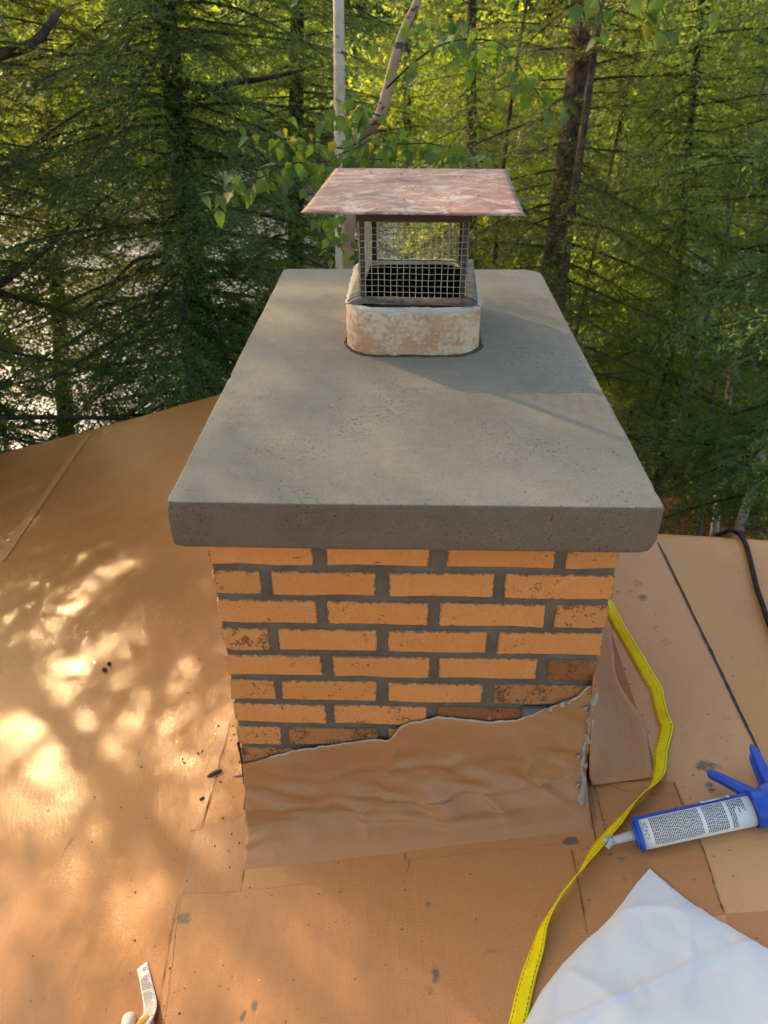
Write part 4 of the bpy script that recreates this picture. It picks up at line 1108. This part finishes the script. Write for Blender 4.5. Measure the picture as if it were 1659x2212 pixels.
def dead_branch(mb, p, az, L, rng, mi=0, el=None, lvl=0):
    el = rng.uniform(-.35, .2) if el is None else el
    n = 7; pts = [np.array(p, float)]; a = az
    for i in range(n):
        a += rng.normal(0, .14); e = el+rng.normal(0, .12)
        pts.append(pts[-1]+np.array([math.cos(e)*math.sin(a), math.cos(e)*math.cos(a), math.sin(e)])*L/n)
    r = .0085*L/1.3 if lvl == 0 else .0032
    mb.tube([tuple(q) for q in pts], [max(.0012, r*(1-i/(n+1))) for i in range(n+1)], 3, False, mi)
    if lvl < 2:
        for i in range(2, n+1):
            for s in (-1, 1):
                if rng.random() < (.75 if lvl == 0 else .45):
                    dead_branch(mb, pts[i], a+s*rng.uniform(.5, 1.1), L*rng.uniform(.18, .42)*(1-.4*i/n), rng, mi, el+rng.normal(0, .3), lvl+1 if lvl else 1+(rng.random() < .5))
def leaf_cloud(n, centers, radii, size, rng, face=None):
    """quads (two tris as one quad) of broad leaves spread through several lobes."""
    ci = rng.integers(0, len(centers), n); u = rng.normal(0, 1, (n, 3)); u /= np.linalg.norm(u, axis=1)[:, None]
    rr = rng.random(n)**.45
    p = centers[ci]+u*(radii[ci]*rr[:, None])
    nrm = rng.normal(0, .6, (n, 3))+np.array([0, 0, .7]); nrm /= np.linalg.norm(nrm, axis=1)[:, None]
    a = np.cross(nrm, rng.normal(0, 1, (n, 3))); a /= np.linalg.norm(a, axis=1)[:, None]; b = np.cross(nrm, a)
    s = size*rng.uniform(.6, 1.25, n)[:, None]
    return np.stack([p-a*s*.55, p+b*s*.36+nrm*s*.08-a*s*.05, p+a*s*.6, p-b*s*.36+nrm*s*.08-a*s*.05], 1)
def broadleaf(name, label, group, base, d, H, r0, lobes, nleaf, size, leaf, bark, rng, cat='tree'):
    root = empty(name, tuple(base), label=label, cat=cat, group=group)
    top = base+d*H; _, tp = trunk_obj(base, top, r0, r0*.25, bark, root, bend=.2, seed=nleaf)
    C_ = np.array([l[:3] for l in lobes]); R_ = np.array([[l[3], l[3], l[3]*.75] for l in lobes])
    wood = MB()
    for c in C_:
        z0 = max(base[2]+H*.3, c[2]-1.2); k = min(tp, key=lambda p: abs(p.z-z0)); e = np.array(c)+rng.normal(0, .15, 3)
        mid = (np.array(k)+e)/2+np.array([0, 0, .15]); wood.tube([tuple(k), tuple(mid), tuple(e)], [r0*.45, r0*.3, r0*.1], 5, False)
    wood.build('branches', bark, root, kind='stuff')
    me = np_mesh('crown', leaf_cloud(nleaf, C_, R_, size, rng).reshape(-1, 3), 4, leaf); link_mesh('crown', me, root)
    return root

def hx(px, depth, py=600): return at(px, py, depth)
HK = dict(tw=.36, sp=.036, bsp=.0150, bl=.054, bw=.0150)
HF = dict(tw=.36, sp=.050, bsp=.030, bl=.095, bw=.027)
r = np.random.default_rng(3)
# big hemlock left of centre
b, d = trunk_line((432, 700), (352, 0), 6.0, 6.2)
conifer('hemlock_tree', 'large dark hemlock with thick trunk left of the birch, lake glinting behind', 'hemlocks between roof and lake', b, d, 13, .135, None, r, M_HEM, M_BARKH, -3.1, 7.5, 400, 2.7, skip=lambda p, a, L: .0 < p[2] < 1.5 and r.random() < .12, el=(.25, -.12), droop=(.25, .7), **HK)
# hemlock leaning in from the left edge
b, d = trunk_line((-330, 600), (-330, 0), 5.2)
conifer('hemlock_tree', 'hemlock at the left edge with olive lit tips reaching over the eave', 'hemlocks between roof and lake', b, d, 12, .12, None, r, M_HEM2, M_BARKH, -1.9, 7.0, 300, 2.5, skip=lambda p, a, L: .1 < p[2] < 1.4 and r.random() < .12, el=(.2, -.15), droop=(.3, .7), **HK)
b, d = trunk_line((640, 300), (640, 0), 9.5)
conifer('hemlock_tree', 'hemlock behind the birch trunk, its trunk hidden by fine boughs', 'hemlocks between roof and lake', b, d, 15, .13, None, r, M_HEM, M_BARKH, -3.2, 9.5, 210, 2.6, el=(.25, -.05), droop=(.2, .6), **HF)
b, d = trunk_line((100, 300), (80, 0), 9.0)
conifer('hemlock_tree', 'hemlock farther off between the left edge and the thick trunk', 'hemlocks between roof and lake', b, d, 14, .11, None, r, M_HEM, M_BARKH, -1.6, 9.0, 170, 2.3, el=(.25, -.05), droop=(.2, .6), **HF)
# out-of-frame neighbours on the sun side, whose crowns dapple the roof
for i, (dist, azd, H_, rad_, nb_) in enumerate([(6.4, -50, 13, 2.4, 150), (8.4, -40, 14, 2.5, 190), (9.0, -56, 14, 2.6, 95), (5.2, -64, 12, 2.3, 130)]):
    a = math.radians(azd); x, y = math.sin(a)*dist, math.cos(a)*dist; base = np.array([x, y, ground_z(x, y)-.1])
    conifer('hemlock_tree', ['nearer of the hemlocks out past the left edge toward the low sun', 'hemlock past the left edge on the near side of the sun line', 'farthest hemlock past the left edge beyond the eave', 'hemlock past the left edge standing closest to the eave'][i], 'hemlocks past the left edge', base, np.array([0, 0, 1.]), H_, .075, None, r, M_HEM, M_BARKH, -2.0, base[2]+H_-.5, nb_, rad_, el=(.25, -.05), droop=(.2, .6), low=.40, tw=.38, sp=.055, bsp=.032, bl=.11, bw=.028)
# right-hand side
b, d = trunk_line((1195, 600), (1262, 0), 7.6)
conifer('pine_tree', 'tall pine with thick furrowed trunk just right of the chimney cap', 'conifers right of the chimney', b, d, 16, .165, None, r, M_PINE, M_BARKP, -2.4, 10.5, 125, 1.9, el=(.35, -.1), droop=(.2, .6), dead=14, **HK)
SK = dict(tw=.38, sp=.036, bsp=.017, bl=.052, bw=.0185, radial=True)
CON = [((1470, 500), (1515, 0), 8.6, 13, .060, 1.9, -2.5, 6.5, 215, M_SPR, 'slender spruce with dead grey twigs between the pine and the right edge', 9),
       ((1790, 600), (1790, 0), 6.6, 12, .10, 2.0, -2.1, 6.0, 185, M_SPR, 'blue-green spruce filling the right edge', 7),
       ((1345, 500), (1345, 0), 11.5, 14, .10, 2.1, -2.6, 8.0, 95, M_HEM2, 'olive hemlock seen past the right side of the pine trunk', 6),
       ((1020, 300), (1022, 0), 12.0, 15, .12, 2.1, -2.2, 9.0, 120, M_HEM, 'straight dark-trunked hemlock behind the cap between birch and pine', 5),
       ((1650, 400), (1640, 0), 11.0, 14, .09, 2.0, -2.6, 8.0, 85, M_SPR, 'spruce in the second row near the right edge', 8),
       ((880, 300), (880, 0), 15.0, 16, .12, 2.4, -2.0, 10.0, 70, M_HEM, 'hemlock far behind the leaning birch stem', 0)]
for (lo, hi, dep, H_, r0, rad_, zmn, zmx, nb_, lf, lab, dead) in CON:
    b, d = trunk_line(lo, hi, dep)
    kw = dict(SK) if dep < 9 else dict(tw=.38, sp=.048, bsp=.028, bl=.085, bw=.025, radial=True)
    conifer('spruce_tree' if lf is M_SPR else 'hemlock_tree', lab, 'conifers right of the chimney', b, d, H_, r0, None, r, lf, M_BARKH, zmn, zmx, nb_, rad_, el=(.3, -.15), droop=(.15, .55), dead=dead, **kw)
# young stems on the right
STEMS = [((1075, 560), (1092, 420), 9.5, .042, 9, M_BARKH, 'thin dark stem just right of the cap mesh'), ((1212, 640), (1240, 420), 7.2, .055, 9, M_BARKP, 'second grey stem touching the pine trunk at its foot'),
         ((1247, 700), (1282, 540), 9.0, .030, 7, M_BARKH, 'dark thin stem close behind the slab corner'), ((1425, 1060), (1492, 800), 7.6, .030, 6.5, M_BARKG, 'bare leaning sapling rising from behind the crown slab'),
         ((1572, 900), (1590, 740), 8.6, .042, 7, M_BIRCH, 'pale sunlit stem standing among the right-hand spruces'), ((1603, 1130), (1668, 930), 6.6, .048, 7, M_BIRCH, 'leaning birch stem at the lower right above the leaf litter'),
         ((1515, 1080), (1525, 950), 8.2, .026, 6, M_BARKG, 'short grey sapling left of the leaning birch stem'), ((1390, 900), (1400, 700), 10.5, .032, 7, M_BARKG, 'slim grey stem behind the bare sapling')]
for (lo, hi, dep, r0, H_, bk_, lab) in STEMS:
    b, d = trunk_line(lo, hi, dep)
    root = empty('young_tree', tuple(b), label=lab, cat='tree', group='young stems right of the chimney')
    _, tp = trunk_obj(b, b+d*H_, r0, r0*.35, bk_, root, 8, .12, seed=int(lo[0]))
    mb = MB(); B = []
    for k in range(5):
        p = tp[int(r.integers(8, 25))]; dead_branch(mb, p, r.random()*6.28, r.uniform(.5, 1.2), r, 0)
    mb.build('branches', M_TWIG, root, kind='stuff')
    for k in range(14):
        p = np.array(tp[int(r.integers(5, 24))]); bb, _, _ = conifer_branch(p, r.random()*6.28, r.uniform(.4, 1.0), r.uniform(-.1, .3), .4, r, **SK); B.append(bb)
    link_mesh('crown', np_mesh('crown', np.concatenate(B).reshape(-1, 3), 3, M_SPR if r0 < .04 else M_HEM2), root)
# broadleaf trees and bushes: bright backlit foliage farther out
BL = [((300, 150), 11.5, [(300, 150, 1.5), (200, 230, 1.2), (420, 160, 1.3), (330, 300, 1.0), (110, 330, 1.1), (230, 90, 1.4)], 12000, .105, M_LEAFY, 'yellow-green maple glowing through the hemlock boughs at the upper left'),
      ((600, 120), 21, [(590, 60, 2.2), (680, 190, 2.0), (520, 250, 1.8)], 6000, .12, M_LEAF, 'pale green broadleaf tree beyond the water left of the white birch'),
      ((970, 150), 17, [(960, 120, 2.4), (1080, 220, 2.0), (1000, 330, 1.8), (880, 250, 1.6)], 11000, .11, M_LEAFY, 'sunlit broadleaf tree behind the leaning birch stem'),
      ((1180, 250), 18, [(1170, 200, 2.4), (1130, 380, 2.0), (1230, 470, 1.8)], 10000, .11, M_LEAFY, 'sunlit broadleaf tree glowing behind the pine trunk'),
      ((1420, 250), 17, [(1400, 150, 2.4), (1480, 320, 2.2), (1380, 480, 1.8), (1330, 620, 1.6)], 12000, .11, M_LEAF, 'light green broadleaf tree behind the slender spruce'),
      ((1640, 200), 16, [(1600, 100, 2.4), (1680, 280, 2.2), (1560, 420, 2.0), (1700, 480, 1.8)], 12000, .11, M_LEAFY, 'bright broadleaf tree behind the spruces at the right edge'),
      ((1330, 760), 11, [(1310, 720, .9), (1380, 820, .9), (1300, 600, 1.0), (1440, 930, .7)], 8000, .075, M_LEAFY, 'sunny low bush past the slab corner'),
      ((1560, 850), 10.5, [(1540, 800, 1.0), (1620, 720, 1.0), (1500, 950, .8), (1650, 900, .8)], 9000, .07, M_LEAF, 'green understorey bush behind the pale stems'),
      ((1630, 1050), 8.5, [(1600, 1010, .6), (1560, 1080, .5), (1680, 980, .7)], 4500, .06, M_LEAF, 'low green shrub beside the leaning birch stem'),
      ((1090, 560), 13, [(1080, 520, 1.0), (1130, 600, .9), (980, 560, .9)], 6000, .085, M_LEAFY, 'yellow-green bush seen under the right end of the cap lid')]
for (pp, dep, lobes, nl, size, lf, lab) in BL:
    c = at(pp[0], pp[1], dep); base = np.array([c[0], c[1], ground_z(c[0], c[1])-.1]) if shore_d(c[0], c[1]) > -2 else np.array([c[0], c[1], LAKE_Z-.3])
    lob = [(*at(x, y, dep+r.uniform(-1.2, 1.2)), rr) for (x, y, rr) in lobes]
    Ht = max(1.0, max(l[2] for l in lob)-base[2]); low = dep < 12 and Ht < 5
    broadleaf('leafy_bush' if low else 'broadleaf_tree', lab, 'broadleaf trees beyond the conifers', base, np.array([0, 0, 1.]), Ht, .03 if low else .10, lob, nl, size, lf, M_BARKG, r, 'bush' if low else 'tree')
# woods on the far shore, one mass
NF = 420; C_, R_ = [], []
for k in range(NF):
    x = r.uniform(-120, 110); y = 76+abs(r.normal(0, 26)); z = hill_z(x, y); h = r.uniform(6, 13)
    for q in range(4): C_.append((x, y, z+h*(.25+.2*q))); R_.append((2.9-.6*q,)*2+(2.0,))
quads = leaf_cloud(42000, np.array(C_), np.array(R_), 1.35, r)
link_mesh('far_wood', np_mesh('far_wood', quads.reshape(-1, 3), 4, M_FAR), None, kind='stuff', label='wooded far shore across the lake', cat='wood')
# undergrowth on the bank
n = 26000; X = r.uniform(-9, 16, n); Yv = r.uniform(3, 24, n)
keep = np.array([shore_d(x, y) > -.3 and noise.noise(Vector((x*.5, y*.5, 8))) > -.12 and not (1.5 < x < 6 and 4.5 < y < 7.6) for x, y in zip(X, Yv)])
X, Yv = X[keep], Yv[keep]; Cn = np.array([[x, y, ground_z(x, y)+.12] for x, y in zip(X, Yv)])
q = leaf_cloud(len(Cn), np.zeros((1, 3)), np.array([[.2, .2, .25]]), .10, r)+Cn[:, None, :]
link_mesh('undergrowth', np_mesh('undergrowth', q.reshape(-1, 3), 4, M_LEAF), None, kind='stuff', label='low leafy undergrowth on the wooded bank', cat='undergrowth')

# ------------------------------------------------------------------ birches close behind the chimney
def leaf_mesh(name, L, Wd, bend, fold, mat):
    rows = [(0, .02), (.06, .42), (.16, .82), (.28, 1.0), (.45, .90), (.62, .66), (.80, .34), (.93, .10), (1, .01)]
    verts, faces = [], []
    for i, (t, w) in enumerate(rows):
        ser = 1+(.07 if i % 2 else -.04)
        y = -t*L; z = -bend*t*t*L
        verts += [(-w*ser*Wd/2, y, z+fold*w*Wd/2), (0, y, z), (w*ser*Wd/2, y, z+fold*w*Wd/2)]
    for i in range(len(rows)-1):
        a = i*3; faces += [(a, a+1, a+4, a+3), (a+1, a+2, a+5, a+4)]
    verts += [(-.0008, 0, 0), (.0008, 0, 0), (.0006, L*.35, .004), (-.0006, L*.35, .004)]; k = len(verts); faces.append((k-4, k-3, k-2, k-1))
    return mesh_from(name, verts, faces, mat, True)
LM = [leaf_mesh('leaf', L, w, b, f, M_BLEAF) for (L, w, b, f) in [(.064, .047, .25, .25), (.058, .044, .45, .45), (.070, .050, .15, .15), (.050, .037, .35, .5), (.062, .046, .6, .3)]]
LMY = [leaf_mesh('leaf', L, w, b, f, M_BLEAFY) for (L, w, b, f) in [(.050, .036, .3, .3), (.042, .028, .5, .6)]]
def hang_leaf(p, root, rng, yellow=.07):
    me = LMY[rng.integers(0, 2)] if rng.random() < yellow else LM[rng.integers(0, len(LM))]
    o = link_mesh('leaf', me, None); o.parent = root
    # tip droops (local -Y down), blade turned roughly toward the viewer with scatter
    yaw = rng.normal(0, .95); pitch = rng.normal(1.05, .5); rollz = rng.normal(0, .55)
    Rm = Matrix.Rotation(yaw, 3, 'Z') @ Matrix.Rotation(pitch, 3, 'X') @ Matrix.Rotation(rollz, 3, 'Z')
    # local -Y -> down : rotate +90 about X sends -Y to -Z
    s = rng.uniform(.62, 1.22)
    o.matrix_basis = Matrix.Translation(Vector(p)-Vector(root.location)) @ Rm.to_4x4() @ Matrix.Scale(s, 4)
    return o
rl = np.random.default_rng(21)
def leafy_twig(root, pts, dep, n, rng, rad=.004, spread=.05, yellow=.07):
    """pts: places along a twig; leaves hang from it on short stalks."""
    P = [np.array(at(x, y, dep+dz)) for (x, y, dz) in pts]; q = smooth_path(P, 8)
    mb = MB(); mb.tube([tuple(v) for v in q], [max(.0012, rad*(1-.8*i/len(q))) for i in range(len(q))], 5); mb.build('branch', M_TWIGD, root)
    n = int(n*1.5)
    for k in range(n):
        t = (k+.5+rng.uniform(-.4, .4))/n; p = q[min(len(q)-1, int((.10+.90*t)*(len(q)-1)))]
        hang_leaf(p+rng.normal(0, spread, 3)*np.array([1, 1.0, .6])+np.array([0, 0, -.012]), root, rng, yellow)
b, d = trunk_line((738, 560), (733, 0), 4.1)
birch = empty('birch_tree', tuple(b), label='upright white birch trunk with black marks directly behind the cap', cat='tree', group='birches close behind the chimney')
trunk_obj(b, b+d*9, .046, .020, M_BIRCH, birch, 14, .03, seed=5)
leafy_twig(birch, [(733, 215, 0), (745, 250, -.5), (760, 260, -.9)], 4.1, 14, rl, .005, .07)
leafy_twig(birch, [(733, 470, 0), (715, 480, -.6), (700, 470, -1.0), (690, 520, -1.05)], 4.1, 12, rl, .005, .05)
leafy_twig(birch, [(735, 500, 0), (735, 525, -.6), (742, 545, -.8)], 4.1, 8, rl, .004, .04)
# leaning birch
b, d = trunk_line((770, 330), (900, 0), 3.5)
b2 = at(760, 420, 3.75)
birch2 = empty('birch_tree', tuple(b), label='thin leaning birch stem above the cap carrying the nearest green leaves', cat='tree', group='birches close behind the chimney')
pts = [at(700, 1100, 3.9)*np.array([1, 1, 0])+np.array([0, 0, ground_z(*at(700, 1100, 3.9)[:2])-.1]), at(752, 560, 3.75), at(788, 345, 3.55), at(768, 300, 3.52), at(815, 260, 3.45), at(835, 200, 3.4), at(858, 110, 3.4), at(880, 50, 3.4), at(905, -10, 3.4), at(960, -200, 3.4), at(1050, -600, 3.4)]
q = smooth_path(pts, 8); mb = MB(); mb.tube([tuple(v) for v in q], [.032-.016*i/len(q) for i in range(len(q))], 10, wob=.15); mb.build('trunk', M_BIRCHB, birch2, smooth=True)
D2 = 3.0
leafy_twig(birch2, [(800, 290, .4), (745, 320, .15), (680, 305, 0), (610, 300, -.05), (548, 305, -.05)], D2, 26, rl, .005, .045, .16)
leafy_twig(birch2, [(770, 345, .5), (690, 350, .1), (620, 355, 0), (560, 385, 0), (500, 400, 0), (452, 425, 0)], D2, 30, rl, .005, .045, .05)
leafy_twig(birch2, [(800, 300, .4), (770, 320, .1), (720, 340, 0), (690, 380, 0)], D2, 16, rl, .004, .06, .05)
leafy_twig(birch2, [(820, 250, .4), (780, 235, .2), (745, 215, .1)], D2, 14, rl, .004, .06, .05)
leafy_twig(birch2, [(815, 290, .4), (850, 310, .1), (920, 310, .1), (985, 320, .1), (1025, 330, .1)], D2, 26, rl, .004, .04, .08)
leafy_twig(birch2, [(820, 300, .4), (800, 340, 0), (840, 345, 0), (880, 350, 0)], D2, 16, rl, .004, .06, .08)
leafy_twig(birch2, [(835, 190, .3), (900, 130, .1), (960, 95, 0), (1030, 85, 0), (1090, 100, 0), (1140, 170, 0), (1175, 220, 0), (1205, 260, 0)], D2, 34, rl, .005, .04, .06)
leafy_twig(birch2, [(985, 20, .3), (1000, 60, .2), (1010, 110, .1), (1030, 140, .1)], D2, 14, rl, .004, .045, .06)
leafy_twig(birch2, [(900, 20, .3), (890, 50, .2), (870, 80, .2)], D2, 6, rl, .004, .05, .06)
# boughs of a third birch hanging in from above on the right
bx = np.array([3.4, 1.9, ground_z(3.4, 1.9)-.1])
birch3 = empty('birch_tree', tuple(bx), label='birch leaves drooping into the top right corner from overhead', cat='tree', group='birches close behind the chimney')
trunk_obj(bx, bx+np.array([-.15, .1, 8.5]), .06, .03, M_BIRCH, birch3, 12, .05, seed=9)
for (pl_, n_, dz) in [([(1290, -160), (1290, -40), (1300, 30), (1310, 75)], 12, 0), ([(1440, -150), (1425, -30), (1430, 20), (1450, 60)], 11, .1), ([(1560, -150), (1545, -30), (1530, 5)], 7, .0), ([(1390, -150), (1400, -50), (1395, -10)], 5, .1), ([(640, -150), (640, -40), (642, -8)], 3, .3)]:
    root3 = birch3 if pl_[0][0] > 1000 else birch2
    leafy_twig(root3, [(x, y, dz) for x, y in pl_], 2.65, n_, rl, .004, .032, .03)
mb = MB(); mb.tube([tuple(bx+np.array([-.1, .07, 5.9])), tuple(at(1700, -260, 2.7)), tuple(at(1440, -165, 2.72)), tuple(at(1290, -165, 2.65))], [.02, .014, .009, .005], 6); mb.build('branch', M_TWIGD, birch3)

# visible heavy limbs in the left hemlocks
mb = MB()
def limb(pts, dep, r0, r1, parent):
    q = smooth_path([at(x, y, dep+dz) for x, y, dz in pts], 8); mb = MB(); mb.tube([tuple(v) for v in q], [r0+(r1-r0)*i/len(q) for i in range(len(q))], 8, wob=.15); mb.build('limb', M_BARKH, parent, smooth=True)
hem = [o for o in bpy.data.objects if o.name.startswith('hemlock_tree') and o.type == 'EMPTY']
limb([(-330, 220, .4), (-120, 150, 0), (0, 118, 0), (60, 100, 0), (95, 70, .1), (130, 20, .2)], 4.8, .05, .02, hem[1])
limb([(370, 260, .1), (470, 190, -.2), (570, 170, -.4), (660, 150, -.6)], 6.0, .035, .008, hem[0])
limb([(-330, 1000, .4), (-100, 910, .2), (60, 902, .2), (210, 902, .2), (300, 905, .4)], 4.9, .026, .010, hem[1])
limb([(410, 560, 0), (300, 560, -.2), (220, 640, -.3), (120, 700, -.4)], 6.0, .022, .006, hem[0])
limb([(-330, 800, .4), (-60, 650, .1), (60, 570, .1), (150, 490, .2)], 5.2, .04, .012, hem[1])
